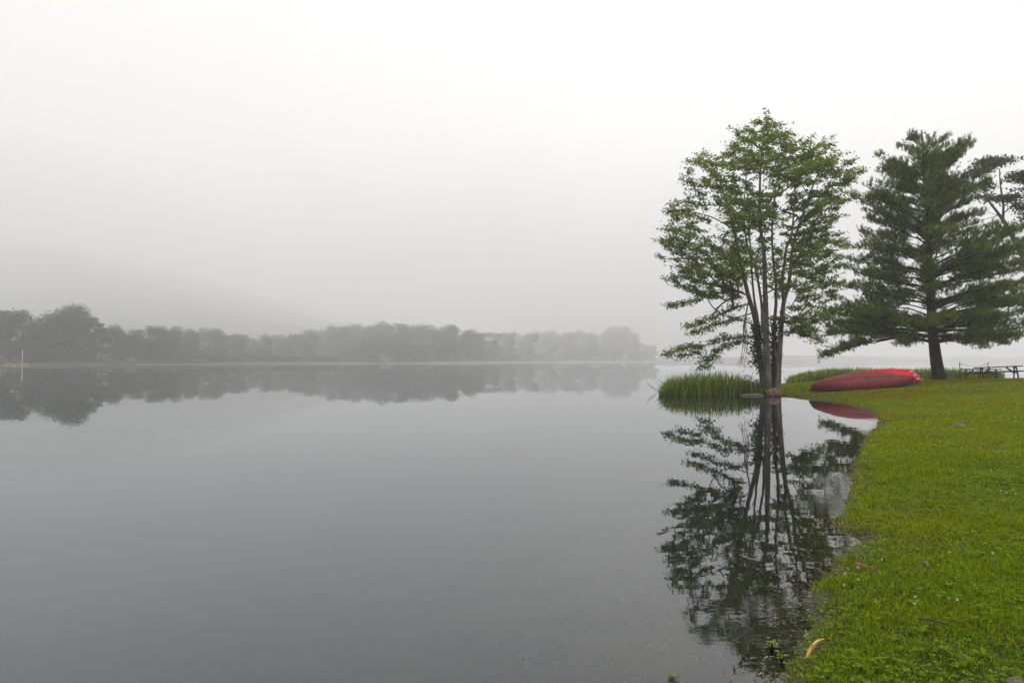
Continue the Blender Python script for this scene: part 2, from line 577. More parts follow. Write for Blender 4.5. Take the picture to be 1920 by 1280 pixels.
# ------------------------------------------------------------------ far land: hillside that climbs away into the cloud, low bank
hx = np.linspace(-3600, 2200, 130)
hy = np.linspace(0, 1, 60) ** 1.6
HX, HT = np.meshgrid(hx, hy)
start = 370 + np.clip((HX + 420) * 0.7, 0, 900)
HY = start + HT * (3000 - start)
lift = np.interp(960 + 1280 * HX / HY, [-900, 100, 500, 900], [1.0, 1.0, 0.5, 0.02])
Q = np.column_stack([HX.ravel(), HY.ravel()])
HZ = -0.8 + .20 * HY * (1 - np.exp(-(HY - start) / 950.0)) * lift + (np.clip(HT * 6, 0, 1) * (9 * vnoise(Q / 190, 21) + 6 * vnoise(Q / 60, 22)).reshape(HX.shape)) + 2.2 * np.clip(HT * 30, 0, 1)
HZ = np.minimum(HZ, 385)
i = (np.arange(len(hy) - 1)[:, None] * len(hx) + np.arange(len(hx) - 1)[None, :]).ravel()
me = np_mesh('hill', np.column_stack([HX.ravel(), HY.ravel(), HZ.ravel()]), np.column_stack([i, i + 1, i + len(hx) + 1, i + len(hx)]), M['hill'], smooth=True)
tag(link('hill', me), kind='structure')

# banks the far trees stand on: (pixel x of the ends, distance)
FAR = []


def far_bank(pts, width):
    """A low bank whose waterline runs through pts."""
    p = smoothpath(np.array([(x, y, 0) for x, y in pts]), 8.0)
    n = len(p)
    rows = [(-1.5, -0.4), (0.0, 0.25), (3.0, 0.9), (width * 0.6, 1.6), (width, -0.6)]
    V = []
    for off, z in rows:
        q = p.copy()
        q[:, 1] += off
        q[:, 2] = z + (0.25 * vnoise(q[:, :2] / 5, 31) if z > 0 else 0)
        V.append(q)
    V = np.vstack(V)
    F = []
    for r in range(len(rows) - 1):
        for k in range(n - 1):
            F.append((r * n + k, r * n + k + 1, (r + 1) * n + k + 1, (r + 1) * n + k))
    tag(link('far_bank', np_mesh('far_bank', V, np.array(F), M['far_bank'], smooth=True)), kind='structure')


def fx(px, Y):
    return (px - 960) / FPX * Y


KL, KC, KR = 1.0, 1.38, 1.52       # how far off the three stretches of far shore stand


def bank_line(xs_, Ys_, k):
    return [(fx(a, b * k), b * k) for a, b in zip(xs_, Ys_)]


far_bank(bank_line((-260, 0, 200, 400, 600, 700), (228, 231, 252, 332, 425, 446), KL), 50)
far_bank(bank_line((500, 640, 760, 880, 960, 1010), (330, 318, 325, 350, 453, 525), KC), 60)
far_bank(bank_line((840, 960, 1080, 1200, 1260), (470, 480, 520, 580, 680), KR), 100)


# ------------------------------------------------------------------ foliage builders
def leaf_cards(C, nrm, size, aspect=1.0, fold=0.25, dirs=None):
    """One folded rhomb of two triangles for each leaf. Returns V, F."""
    n = len(C)
    nrm = nrm / np.linalg.norm(nrm, axis=1, keepdims=True)
    if dirs is None:
        dirs = rng.normal(size=(n, 3))
    a = dirs - (dirs * nrm).sum(1, keepdims=True) * nrm
    a /= np.maximum(np.linalg.norm(a, axis=1, keepdims=True), 1e-6)
    b = np.cross(nrm, a)
    s = size[:, None] if np.ndim(size) else size
    V = np.empty((n, 4, 3))
    V[:, 0] = C - a * s * 0.5
    V[:, 1] = C + b * s * 0.42 * aspect + nrm * s * fold * 0.5
    V[:, 2] = C + a * s * 0.55
    V[:, 3] = C - b * s * 0.42 * aspect + nrm * s * fold * 0.5
    k = np.arange(n)[:, None] * 4
    F = np.concatenate([k + np.array([[0, 1, 2]]), k + np.array([[0, 2, 3]])])
    return V.reshape(-1, 3), F


def tints(n, rep, lo=0.7, hi=1.3, warm=0.12):
    b = rng.uniform(lo, hi, n)
    w = rng.normal(0, warm, n)
    c = np.column_stack([b * (1 + w), b * (1 + 0.3 * w), b * (1 - 0.8 * w)])
    return np.repeat(np.clip(c, 0.05, 3), rep, axis=0)


class Skeleton:
    """Stems plus limbs that reach given targets, joined where it costs least."""
    def __init__(self):
        self.p, self.par, self.rmin = [], [], []

    def stem(self, pts, r0, r1, parent=-1, step=0.3):
        q = smoothpath(pts, step)
        rr = np.linspace(0, 1, len(q))
        prev = parent
        first = len(self.p)
        for k in range(len(q)):
            self.p.append(q[k]); self.par.append(prev)
            self.rmin.append(r0 + (r1 - r0) * rr[k] ** 0.8)
            prev = len(self.p) - 1
        return first, prev

    def nearest(self, pt):
        P = np.array(self.p)
        return int(np.argmin(((P - pt) ** 2).sum(1)))

    def reach(self, t, rise=0.35, step=0.35, jit=0.04, wt=1.6, first=0):
        P = np.array(self.p)
        d = t - P
        h = np.hypot(d[:, 0], d[:, 1])
        L = np.linalg.norm(d, axis=1)
        cost = L + wt * np.maximum(0, P[:, 2] - (t[2] - rise * h))
        cost[:first] += 1e3
        j = int(np.argmin(cost))
        p = P[j]
        L = L[j]
        pd = p - P[self.par[j]] if self.par[j] >= 0 else np.array((0, 0, 1.0))
        pd = pd / max(np.linalg.norm(pd), 1e-6)
        c = p + (pd * 0.45 + (t - p) / max(L, 1e-6) * 0.4) * L * 0.5
        n = max(1, int(L / step))
        prev = j
        for k in range(1, n + 1):
            u = k / n
            q = (1 - u) ** 2 * p + 2 * u * (1 - u) * c + u * u * t
            if k < n:
                q = q + rng.normal(0, jit, 3)
            self.p.append(q); self.par.append(prev); self.rmin.append(0.0)
            prev = len(self.p) - 1
        return prev

    def radii(self, tip=0.007, e=2.3):
        n = len(self.p)
        acc = np.zeros(n)
        r = np.zeros(n)
        for i in range(n - 1, -1, -1):
            r[i] = max(acc[i] ** (1 / e) if acc[i] > 0 else tip, self.rmin[i])
            if self.par[i] >= 0:
                acc[self.par[i]] += min(r[i], 0.10) ** e if self.rmin[i] == 0 else 0
        return r

    def tubes(self, r, lo, hi, rcut=0.0):
        """Tubes for all the nodes in [lo, hi)."""
        P = np.array(self.p)
        n = len(P)
        main = {}
        for i in range(n):
            a = self.par[i]
            if a >= 0 and (a not in main or r[i] > r[main[a]]):
                main[a] = i
        mb = MB()
        for i in range(lo, hi):
            a = self.par[i]
            if a >= 0 and main.get(a) == i and lo <= a < hi:
                continue
            ch = [] if a < 0 else [a]
            k = i
            while k is not None and lo <= k < hi:
                ch.append(k)
                k = main.get(k)
            if len(ch) < 2:
                continue
            rr = r[ch].copy()
            if a >= 0:
                rr[0] = min(rr[0], rr[1] * 1.15)
            if rr.max() < rcut:
                continue
            mb.tube(P[ch], rr, 8 if rr.max() > 0.06 else (5 if rr.max() > 0.02 else 3))
        return mb


def interp_rows(rows, y):
    rows = np.array(rows, float)
    return np.interp(y, rows[:, 0], rows[:, 1]), np.interp(y, rows[:, 0], rows[:, 2])


# ------------------------------------------------------------------ the maple on the point
def build_maple():
    Y0 = 33.0
    base = at(1447, 733, Y0)
    bz = gz(base[0], Y0)
    root = empty('maple_tree', (base[0], Y0, bz))
    tag(root, 'tall airy maple with several pale stems rising from one base at the water edge', 'tree')
    off = np.array((base[0], Y0, bz))

    def W(px, py, dy=0.0):
        return at(px, py, Y0 + dy) * np.array((1, 1, 1)) - off
    sk = Skeleton()
    z0 = -0.25
    ranges = []

    def st(pts, r0, r1, parent=-1):
        a = len(sk.p)
        sk.stem(pts, r0, r1, parent)
        ranges.append((a, len(sk.p)))
    b = lambda px, dy: np.array((W(px, 733)[0], dy, z0))
    st([b(1434, .18), W(1430, 708, .2), W(1425, 676, .25), W(1419, 620, .3), W(1413, 586, .3), W(1403, 554, .2), W(1395, 519, .1), W(1387, 490, -.2), W(1381, 455, -.5), W(1368, 400, -.7), W(1350, 340, -.9)], .175, .028)
    st([b(1441, -.12), W(1440, 708, -.15), W(1437, 652, -.2), W(1436, 586, -.3), W(1434, 527, -.2), W(1432, 466, 0), W(1426, 426, .1), W(1425, 340, .2), W(1431, 262, .1), W(1440, 222, 0)], .185, .022)
    st([b(1450, .12), W(1450, 690, .3), W(1451, 639, .5), W(1452, 602, .7), W(1455, 570, .8), W(1454, 520, 1.0), W(1449, 480, 1.2), W(1448, 421, 1.4), W(1455, 350, 1.6), W(1470, 280, 1.5)], .115, .018)
    st([b(1457, -.05), W(1459, 700, -.05), W(1462, 652, 0), W(1466, 599, .05), W(1470, 564, .1), W(1478, 538, .15), W(1482, 506, .2), W(1487, 461, .3), W(1498, 424, .3), W(1520, 360, .2), W(1545, 300, .1)], .165, .022)
    j = sk.nearest(W(1469, 568, .1))
    st([sk.p[j], W(1466, 533, -.2), W(1471, 493, -.5), W(1474, 466, -.8), W(1484, 440, -1.0), W(1488, 400, -1.2), W(1492, 320, -1.2)], .09, .02, j)
    j = sk.nearest(W(1437, 655, -.2))
    st([sk.p[j], W(1430, 610, -.5), W(1428, 570, -.7), W(1420, 519, -.9), W(1415, 490, -1.1), W(1402, 465, -1.3), W(1395, 400, -1.5), W(1400, 320, -1.4)], .085, .02, j)
    j = sk.nearest(W(1423, 660, .25))
    st([sk.p[j], W(1421, 600, .9), W(1414, 560, 1.2), W(1409, 500, 1.6), W(1405, 430, 1.9), W(1400, 350, 1.9)], .08, .02, j)
    nst = len(sk.p)

    def low(px, py, dy, pts, r0=.045):
        k = sk.nearest(W(px, py, dy))
        sk.stem([sk.p[k]] + [W(*q) for q in pts], r0, .008, k)
    low(1421, 632, .25, [(1395, 630, .1), (1350, 640, 0), (1305, 652, -.2), (1262, 662, -.3)], .05)
    low(1423, 655, .25, [(1396, 640, .3), (1362, 648, 0), (1340, 666, -.2), (1322, 690, -.2)], .04)
    low(1410, 578, .25, [(1385, 574, 0), (1345, 592, -.4), (1300, 611, -.5)], .042)
    low(1404, 556, .2, [(1372, 545, .2), (1325, 556, .2), (1262, 573, 0)], .045)
    low(1414, 590, .3, [(1385, 594, .5), (1345, 608, .55), (1306, 623, .6)], .035)
    low(1464, 630, 0, [(1488, 622, -.5), (1512, 630, -.5), (1534, 638, -.5)], .035)
    low(1468, 585, .1, [(1500, 600, -.4), (1542, 590, -.2)], .04)
    low(1387, 492, -.2, [(1350, 478, -.5), (1300, 482, -.2), (1242, 486, .1)], .045)
    low(1392, 510, 0, [(1350, 505, .3), (1305, 500, .2), (1262, 521, 0)], .045)
    low(1376, 430, -.6, [(1330, 405, -.3), (1290, 398, 0), (1248, 390, 0)], .045)

    rows = [(212, 1436, 1454), (230, 1406, 1480), (250, 1380, 1512), (275, 1358, 1556), (300, 1312, 1588), (322, 1282, 1614), (350, 1284, 1606),
            (375, 1284, 1592), (388, 1246, 1586), (420, 1250, 1582), (450, 1236, 1590), (490, 1236, 1592), (515, 1242, 1592), (540, 1262, 1578),
            (560, 1292, 1560), (600, 1296, 1550), (640, 1310, 1520)]
    sprays = []
    tries = 0
    cells = []
    while len(sprays) < 530 and tries < 40000:
        tries += 1
        py = rng.uniform(222, 640)
        xl, xr = interp_rows(rows, py)
        wpx = (xr - xl) / 2 - 9
        xc = (xl + xr) / 2
        a = rng.uniform(0, 2 * math.pi)
        rr = math.sqrt(rng.uniform(0.04, 1.0))
        ux, uy = math.cos(a) * rr, math.sin(a) * rr
        px = xc + ux * wpx
        dy = uy * wpx * Y0 / FPX * 0.85
        if py > 545 and 1388 < px < 1492 and rng.random() > 0.10:
            continue
        if py > 430 and 1395 < px < 1490 and rng.random() > 0.33:
            continue
        if py > 570 and rng.random() > 0.45:
            continue
        if py > 560 and px < 1385:
            continue
        # ragged, layered crown: gaps on the left side between the tiers
        if rr < 0.55 and rng.random() > 0.5:
            continue
        p = W(px, py, dy)
        if vnoise(np.array([[p[0] * 0.55, p[1] * 0.55, p[2] * 0.85]]), 41)[0] < -0.17:
            continue
        if any((p[0] - q[0]) ** 2 + (p[1] - q[1]) ** 2 + 4.0 * (p[2] - q[2]) ** 2 < 0.36 for q in cells):
            continue
        cells.append(p)
        sprays.append((p, rng.uniform(.50, .85), 0.38))
    hand = [(1262, 572, 0), (1284, 568, .3), (1310, 562, .2), (1338, 553, 0), (1362, 545, .3), (1300, 610, -.5), (1316, 603, -.4), (1336, 596, -.5), (1358, 585, -.4), (1380, 575, -.3),
            (1308, 622, .6), (1330, 616, .6), (1352, 606, .5), (1376, 600, .5), (1258, 662, -.3), (1276, 654, -.3), (1296, 648, -.2), (1316, 650, -.2), (1340, 640, -.1), (1362, 630, 0),
            (1290, 664, .3), (1310, 660, .3), (1322, 688, -.2), (1328, 676, -.2), (1338, 668, -.2), (1350, 656, -.2), (1358, 648, -.2), (1384, 640, .4), (1396, 632, .4),
            (1500, 600, -.4), (1520, 596, -.3), (1540, 590, -.2), (1500, 622, -.5), (1516, 630, -.5), (1532, 637, -.5), (1486, 616, -.6), (1478, 604, -.8), (1466, 598, -.8), (1506, 612, .3), (1524, 618, .2),
            (1346, 470, -1), (1300, 500, 0), (1266, 520, 0), (1260, 398, 0), (1286, 396, .2), (1246, 452, .2), (1245, 484, .1), (1606, 325, 0), (1590, 340, .2), (1440, 222, 0), (1452, 232, 0),
            (1425, 232, .1), (1290, 318, 0), (1330, 292, .2), (1384, 250, 0)]
    for px, py, dy in hand:
        sprays.append((W(px, py, dy), rng.uniform(.42, .6), 0.05 if py > 540 else .3))
    cen = np.array([0, 0, 6.5])
    sprays.sort(key=lambda q: float(np.hypot(q[0][0], q[0][1])))
    LC, LN, LS, LT = [], [], [], []
    for p, rad, rise in sprays:
        end = sk.reach(p, rise=rise, first=3)
        out = p * np.array((1, 1, 0.0))
        out = out / max(np.linalg.norm(out), 0.2)
        tilt = out * 0.9 + np.array((0, 0, 0.35 if rise > .2 else -0.15))
        tilt /= np.linalg.norm(tilt)
        side = np.cross(tilt, (0, 0, 1.0))
        side /= max(np.linalg.norm(side), 1e-3)
        upv = np.cross(side, tilt)
        ntw = rng.integers(5, 8) if rise > .2 else 9
        tone = rng.uniform(0.7, 1.25)
        for _ in range(ntw):
            q = p + tilt * rng.uniform(-.5, 1.0) * rad + side * rng.uniform(-.8, .8) * rad + upv * rng.normal(0, .13) * rad
            a = len(sk.p)
            sk.p.append((p + q) / 2 + rng.normal(0, .05, 3)); sk.par.append(end); sk.rmin.append(0.0)
            sk.p.append(q); sk.par.append(a); sk.rmin.append(0.0)
            m = rng.integers(12, 21)
            u = rng.uniform(0.25, 1.12, m)[:, None]
            LC.append(p * (1 - u) + q * u + rng.normal(0, .070 if rise > .2 else .105, (m, 3)) * np.array((1.3, 1.3, .75)))
            nn = rng.normal(0, .5, (m, 3)) + np.array((0, 0, 1.0)) + out * 0.25
            LN.append(nn)
            LS.append(rng.uniform(.080, .148, m))
            LT.append(np.full(m, tone))
    r = sk.radii(.006)
    for a, bb in ranges:
        o = sk.tubes(r, a, bb).build('trunk', M['maple_bark'], root, smooth=True)
    o = sk.tubes(r, nst, len(sk.p), .004).build('branches', M['maple_bark'], root, smooth=True)
    C, Nn, Sz = np.vstack(LC), np.vstack(LN), np.concatenate(LS)
    V, F = leaf_cards(C, Nn, Sz)
    tt = tints(len(C), 4, .72, 1.25, .16) * np.repeat(np.concatenate(LT), 4)[:, None]
    link('crown', np_mesh('maple_crown', V, F, M['maple_leaf'], tt), root)
    # bare hanging dead branches on the left
    mb = MB()
    for k in range(3):
        s0 = W(1404 - 3 * k, 560 + 18 * k, -.3)
        path = [s0, W(1398 - 2 * k, 600 + 6 * k, -.4), W(1402 - 4 * k, 640, -.4), W(1398 - 4 * k, 668, -.4), W(1394 - 6 * k, 694 - 5 * k, -.4)]
        q = smoothpath(path, .2)
        mb.tube(q, np.linspace(.035, .006, len(q)), 4)
        for _ in range(9):
            i0 = rng.integers(len(q) // 3, len(q) - 1)
            e = q[i0] + np.array((rng.normal(0, .25), rng.normal(0, .2), -rng.uniform(.25, .7)))
            mid = (q[i0] + e) / 2 + rng.normal(0, .06, 3)
            mb.tube([q[i0], mid, e], [.010, .007, .004], 3)
    mb.build('dead_branch', M['dead_wood'], root, smooth=True)
    return root, off, W


# ------------------------------------------------------------------ pines: whorled limbs with needle brushes
def needle_tufts(C, A, L, n=13, spread=0.75, w=0.016):
    """Star brushes of thin needles: C centres, A axes, L lengths."""
    m = len(C)
    A = A / np.linalg.norm(A, axis=1, keepdims=True)
    d = A[:, None, :] + rng.normal(0, spread * 0.62, (m, n, 3))
    d /= np.linalg.norm(d, axis=2, keepdims=True)
    s = np.cross(d, rng.normal(size=(m, n, 3)))
    s /= np.maximum(np.linalg.norm(s, axis=2, keepdims=True), 1e-6)
    root = C[:, None, :] - A[:, None, :] * (L[:, None, None] * rng.uniform(0, .7, (m, n, 1)))
    tip = root + d * L[:, None, None] * rng.uniform(.75, 1.15, (m, n, 1))
    V = np.stack([root - s * w / 2, root + s * w / 2, tip], axis=2).reshape(-1, 3)
    return V, np.arange(m * n * 3).reshape(-1, 3)


def build_pine():
    Y0 = 40.0
    base = at(1761, 706, Y0)
    bz = gz(base[0], Y0)
    root = empty('pine_tree', (base[0], Y0, bz))
    tag(root, 'big dark white pine with wide spreading lower limbs behind the red canoes', 'tree')
    off = np.array((base[0], Y0, bz))

    def W(px, py, dy=0.0):
        return at(px, py, Y0 + dy) - off
    sk = Skeleton()
    sk.stem([np.array((0.05, 0, -.3)), np.array((0, 0, .15)), W(1756, 680), W(1750, 630), W(1745, 560), W(1742, 480), W(1738, 400), W(1732, 320), W(1728, 244)], .36, .03, step=.3)
    P0 = np.array(sk.p)
    sk.rmin[0] *= 1.35; sk.rmin[1] *= 1.2
    nst = len(sk.p)
    T, TA, TL, TT = [], [], [], []

    def limb(start_z, tip, sag=0.0, inner=0.35, tone=1.0, dens=1.0, r=None):
        i0 = int(np.argmin(np.abs(P0[:, 2] - start_z)))
        p = P0[i0]
        L = np.linalg.norm(tip - p)
        c = (p + tip) / 2 + np.array((0, 0, sag * L))
        n = max(3, int(L / .35))
        prev = i0
        pts = []
        for k in range(1, n + 1):
            u = k / n
            q = (1 - u) ** 2 * p + 2 * u * (1 - u) * c + u * u * tip
            if k < n: q = q + rng.normal(0, .03, 3)
            sk.p.append(q); sk.par.append(prev); sk.rmin.append(max(.006, .012 * L * (1 - u) ** 1.1 + .006))
            prev = len(sk.p) - 1
            pts.append((u, q, prev))
        d = (tip - p) / L
        side = np.cross(d, (0, 0, 1.0)); side /= np.linalg.norm(side)
        for u, q, idx in pts:
            if u < inner: continue
            for s in (-1, 1):
                for rep in range(2 if u < .95 else 3):
                    if rng.random() > dens * .95: continue
                    bl = (0.35 + 0.30 * L * (1.12 - u) * .62) * rng.uniform(.5, 1.1)
                    bl = min(bl, 1.7)
                    bd = d * rng.uniform(.35, .95) + side * s * rng.uniform(.25, 1.0) + np.array((0, 0, rng.uniform(-.12, .62)))
                    bd /= np.linalg.norm(bd)
                    e = q + bd * bl
                    sk.p.append((q + e) / 2 + np.array((0, 0, -.03))); sk.par.append(idx); sk.rmin.append(.008)
                    sk.p.append(e); sk.par.append(len(sk.p) - 2); sk.rmin.append(.005)
                    m = max(3, int(bl / .076))
                    t = rng.uniform(.25, 1.05, m)[:, None]
                    cpos = q + (e - q) * t + rng.normal(0, .10, (m, 3)) + np.array((0, 0, .06))
                    T.append(cpos)
                    TA.append(bd * .8 + np.array((0, 0, .75)) + rng.normal(0, .35, (m, 3)))
                    TL.append(rng.uniform(.15, .25, m))
                    TT.append(np.full(m, tone * rng.uniform(.65, 1.35)))

    # extents of the crown to the left and right of the stem, by the height of the limb tips (pixels)
    left = [(244, 1724), (262, 1692), (276, 1676), (292, 1650), (316, 1645), (345, 1648), (366, 1602), (394, 1594), (430, 1600), (452, 1568), (475, 1604), (500, 1622),
            (520, 1600), (545, 1570), (575, 1546), (600, 1536), (628, 1544), (645, 1580)]
    right = [(244, 1732), (262, 1768), (276, 1814), (300, 1820), (325, 1848), (366, 1842), (386, 1816), (402, 1808), (418, 1850), (440, 1900), (480, 1926), (520, 1934),
             (560, 1936), (600, 1926), (625, 1912), (645, 1870)]
    la, ra = np.array(left, float), np.array(right, float)
    py = 640.0
    az0 = 0.0
    while py > 250:
        k = 6 if py > 300 else 4
        az0 += rng.uniform(.5, 1.2)
        for q in range(k):
            az = az0 + q * 2 * math.pi / k + rng.uniform(-.25, .25)
            pyq = py + rng.uniform(-13, 13)
            xl, xr = np.interp(pyq, la[:, 0], la[:, 1]), np.interp(pyq, ra[:, 0], ra[:, 1])
            xc = W(np.interp(pyq, [244, 700], [1728, 1758]), pyq)[0]
            el, er = W(xl, pyq)[0] - xc, W(xr, pyq)[0] - xc
            cx, sy = math.cos(az), math.sin(az)
            ex = er if cx > 0 else -el
            ey = (er - el) / 2 * .82
            L = 1 / math.sqrt((cx / ex) ** 2 + (sy / ey) ** 2) * (rng.uniform(.80, 1.03) if rng.random() < (.66 if pyq > 400 else .85) else rng.uniform(.45, .8))
            L = max(L - .18, .25)
            if rng.random() < .06: continue
            tip = np.array((xc + cx * L, sy * L, W(1740, pyq)[2]))
            hfrac = (640 - pyq) / 400.0
            rise = L * (0.10 + .55 * max(0, hfrac) ** 1.3)
            sz = max(2.3, tip[2] - rise)
            limb(sz, tip, sag=.03 + .06 * (1 - hfrac), inner=.22 + .18 * (1 - hfrac), tone=1.0)
        py -= 13.5 if py > 330 else 10.0
    # the long low limbs that stand out in the photograph
    limb(W(1748, 632)[2], W(1545, 667, -1.0), sag=.10, inner=.55)
    limb(W(1748, 630)[2], W(1560, 664, -.4), sag=.09, inner=.6)
    limb(W(1748, 628)[2], W(1552, 628, -.8), sag=.05, inner=.52)
    limb(W(1748, 622)[2], W(1560, 612, .8), sag=.03, inner=.5)
    limb(W(1748, 610)[2], W(1550, 588, -1.4), sag=.02, inner=.45)
    limb(W(1748, 625)[2], W(1905, 630, -1.0), sag=.07, inner=.35)
    limb(W(1748, 632)[2], W(1880, 642, .6), sag=.06, inner=.35)
    limb(W(1748, 628)[2], W(1840, 648, -2.4), sag=.06, inner=.35)
    limb(W(1748, 632)[2], W(1700, 646, -2.0), sag=.05, inner=.6)
    for ex, ey, ed in ((1925, 470, -.4), (1932, 500, .6), (1922, 528, -1.2), (1930, 556, .2), (1918, 585, -.8), (1926, 606, .8), (1880, 470, -2.2), (1890, 540, -2.4), (1862, 590, -3.0),
                       (1562, 560, -.6), (1552, 600, .4), (1575, 535, .8), (1590, 505, -.6)):
        limb(W(1742, ey + 40)[2] if ey < 560 else W(1748, 622)[2], W(ex, ey, ed), sag=-.02, inner=.38)
    limb(W(1742, 520)[2], W(1895, 436, -.6), sag=-.05, inner=.4)
    limb(W(1742, 540)[2], W(1918, 452, .8), sag=-.05, inner=.4)
    limb(W(1742, 500)[2], W(1868, 432, -1.6), sag=-.05, inner=.5)
    limb(W(1740, 440)[2], W(1604, 368, -.6), sag=-.04, inner=.45)
    limb(W(1740, 440)[2], W(1632, 352, -1.2), sag=-.06, inner=.5)
    limb(W(1736, 350)[2], W(1816, 276, -.4), sag=-.06, inner=.4)
    limb(W(1736, 345)[2], W(1800, 272, -1.0), sag=-.06, inner=.4)
    limb(W(1734, 330)[2], W(1651, 293, -.4), sag=-.06, inner=.4)
    C, A, L_, tn = np.vstack(T), np.vstack(TA), np.concatenate(TL), np.concatenate(TT)
    nn = 15
    V, F = needle_tufts(C, A, L_, nn, .75, .021)
    tt = np.repeat(tints(len(C), 1, .75, 1.25, .14) * tn[:, None], nn * 3, axis=0)
    r = np.array(sk.rmin)
    sk.tubes(r, 0, nst).build('trunk', M['pine_bark'], root, smooth=True)
    sk.tubes(r, nst, len(sk.p), .007).build('branches', M['pine_bark'], root, smooth=True)
    link('crown', np_mesh('pine_crown', V, F, M['pine_needle'], tt), root)
    return root


def build_edge_tree():
    """Leafy tree at the right border whose leaning top shows above the pine."""
    Y0 = 47.0
    b = at(1950, 704, Y0)
    bz = gz(b[0], Y0)
    root = empty('oak_tree', (b[0], Y0, bz))
    tag(root, 'leaning tree with bare forked upper stem and flat leaf tiers at the right border', 'tree')
    off = np.array((b[0], Y0, bz))
    W = lambda px, py, dy=0.0: at(px, py, Y0 + dy) - off
    sk = Skeleton()
    sk.stem([np.array((0, 0, -.3)), W(1947, 640), W(1938, 560), W(1920, 490), W(1899, 445), W(1880, 412)], .26, .13)
    j = len(sk.p) - 1
    sk.stem([sk.p[j], W(1868, 395), W(1856, 380), W(1846, 362, .3), W(1842, 340, .4)], .11, .03, j)
    sk.stem([sk.p[j], W(1881, 400), W(1881, 378), W(1876, 350, -.3), W(1874, 318, -.3)], .10, .03, j)
    j2 = sk.nearest(W(1925, 500))
    sk.stem([sk.p[j2], W(1935, 470, .4), W(1950, 420, .6), W(1958, 370, .6)], .10, .03, j2)
    ns = len(sk.p)
    j3 = sk.nearest(W(1874, 404))
    for e in ((W(1852, 397, -.3), W(1864, 402, -.2)), (W(1836, 413, -.2), W(1858, 408, -.1))):
        sk.stem([sk.p[j3], e[1], e[0]], .035, .012, j3)
    nd = len(sk.p)
    spr = []
    for cx, cy_, hw, hh, n in ((1872, 305, 30, 10, 17), (1850, 322, 16, 6, 6), (1843, 350, 11, 8, 5), (1908, 332, 24, 9, 11), (1876, 371, 34, 5, 13), (1912, 388, 20, 12, 9),
                               (1940, 350, 30, 30, 18), (1960, 410, 40, 40, 22), (1930, 470, 40, 25, 10), (1960, 520, 50, 40, 22), (1975, 590, 45, 40, 16), (1900, 622, 18, 14, 5)):
        for _ in range(n):
            a, rr = rng.uniform(0, 6.28), math.sqrt(rng.random())
            spr.append(W(cx + hw * rr * math.cos(a), cy_ + hh * rr * math.sin(a), rng.uniform(-1.3, 1.3)))
    LC, LN, LS = [], [], []
    spr.sort(key=lambda q: float(np.linalg.norm(q - np.array(sk.p[j]))))
    for p in spr:
        e = sk.reach(p, rise=.25, first=10)
        m = 80
        o = rng.normal(0, 1, (m, 3)) * np.array((.36, .34, .09))
        LC.append(p + o)
        LN.append(rng.normal(0, .55, (m, 3)) + np.array((0, 0, 1.0)))
        LS.append(rng.uniform(.11, .19, m))
    r = sk.radii(.010)
    sk.tubes(r, 0, ns).build('trunk', M['oak_bark'], root, smooth=True)
    sk.tubes(r, ns, nd).build('dead_branch', M['dead_wood'], root, smooth=True)
    sk.tubes(r, nd, len(sk.p), .005).build('branches', M['oak_bark'], root, smooth=True)
    C = np.vstack(LC)
    V, F = leaf_cards(C, np.vstack(LN), np.concatenate(LS))
    link('crown', np_mesh('oak_crown', V, F, M['oak_leaf'], tints(len(C), 4, .7, 1.3, .12)), root)


maple, maple_off, MW = build_maple()
build_pine()
build_edge_tree()


# ------------------------------------------------------------------ far trees, each crown bump a tree of its own
def far_crown(seed, kind):
    """A crown of unit height 1 (about 15 m when scaled) made of leaf clumps."""
    g = np.random.default_rng(seed)
    C, Nn = [], []
    if kind == 'round':
        lobes = [(g.uniform(-.30, .30), g.uniform(-.30, .30), g.uniform(.30, .84), g.uniform(.13, .22)) for _ in range(22)]
        lobes += [(g.uniform(-.36, .36), g.uniform(-.3, .3), g.uniform(.08, .35), g.uniform(.12, .18)) for _ in range(12)]
    elif kind == 'tall':
        lobes = [(g.uniform(-.17, .17), g.uniform(-.17, .17), g.uniform(.25, .88), g.uniform(.10, .16)) for _ in range(24)]
        lobes += [(g.uniform(-.25, .25), g.uniform(-.2, .2), g.uniform(.05, .3), g.uniform(.1, .16)) for _ in range(8)]
    else:
        lobes = []
        for k in range(26):
            z = g.uniform(.12, .95)
            w = (1 - z) * .26 + .01
            a = g.uniform(0, 6.28)
            lobes.append((w * math.cos(a), w * math.sin(a), z, .05 + .09 * (1 - z)))
    for x, y, z, r in lobes:
        m = int(420 * (r / .16) ** 1.7)
        d = g.normal(size=(m, 3))
        d /= np.linalg.norm(d, axis=1, keepdims=True)
        rad = r * (g.uniform(.35, 1.0, (m, 1)) + np.abs(g.normal(0, .13, (m, 1))))
        C.append(np.array((x, y, z)) + d * rad * np.array((1, 1, .8)))
        Nn.append(d + g.normal(0, .5, (m, 3)) + np.array((0, 0, .4)))
    C, Nn = np.vstack(C), np.vstack(Nn)
    keep = C[:, 2] > -.02
    C, Nn = C[keep], Nn[keep]
    V, F = leaf_cards(C, Nn, g.uniform(.016, .036, len(C)))
    me = np_mesh('far_crown', V, F, M['far_leaf'], tints(len(C), 4, .6, 1.4, .12))
    mb = MB()
    mb.tube([(0, 0, -.06), (.01, 0, .2), (0, .01, .55)], [.022, .017, .008], 6)
    for k in range(4):
        a = k * 1.6 + g.uniform(0, 1)
        mb.tube([(0, 0, .22 + .06 * k), (.12 * math.cos(a), .12 * math.sin(a), .42 + .07 * k)], [.009, .003], 4)
    tr = bpy.data.meshes.new('far_trunk')
    tr.from_pydata([tuple(map(float, p)) for p in mb.v], [], mb.f)
    tr.materials.append(M['far_bark'])
    return me, tr


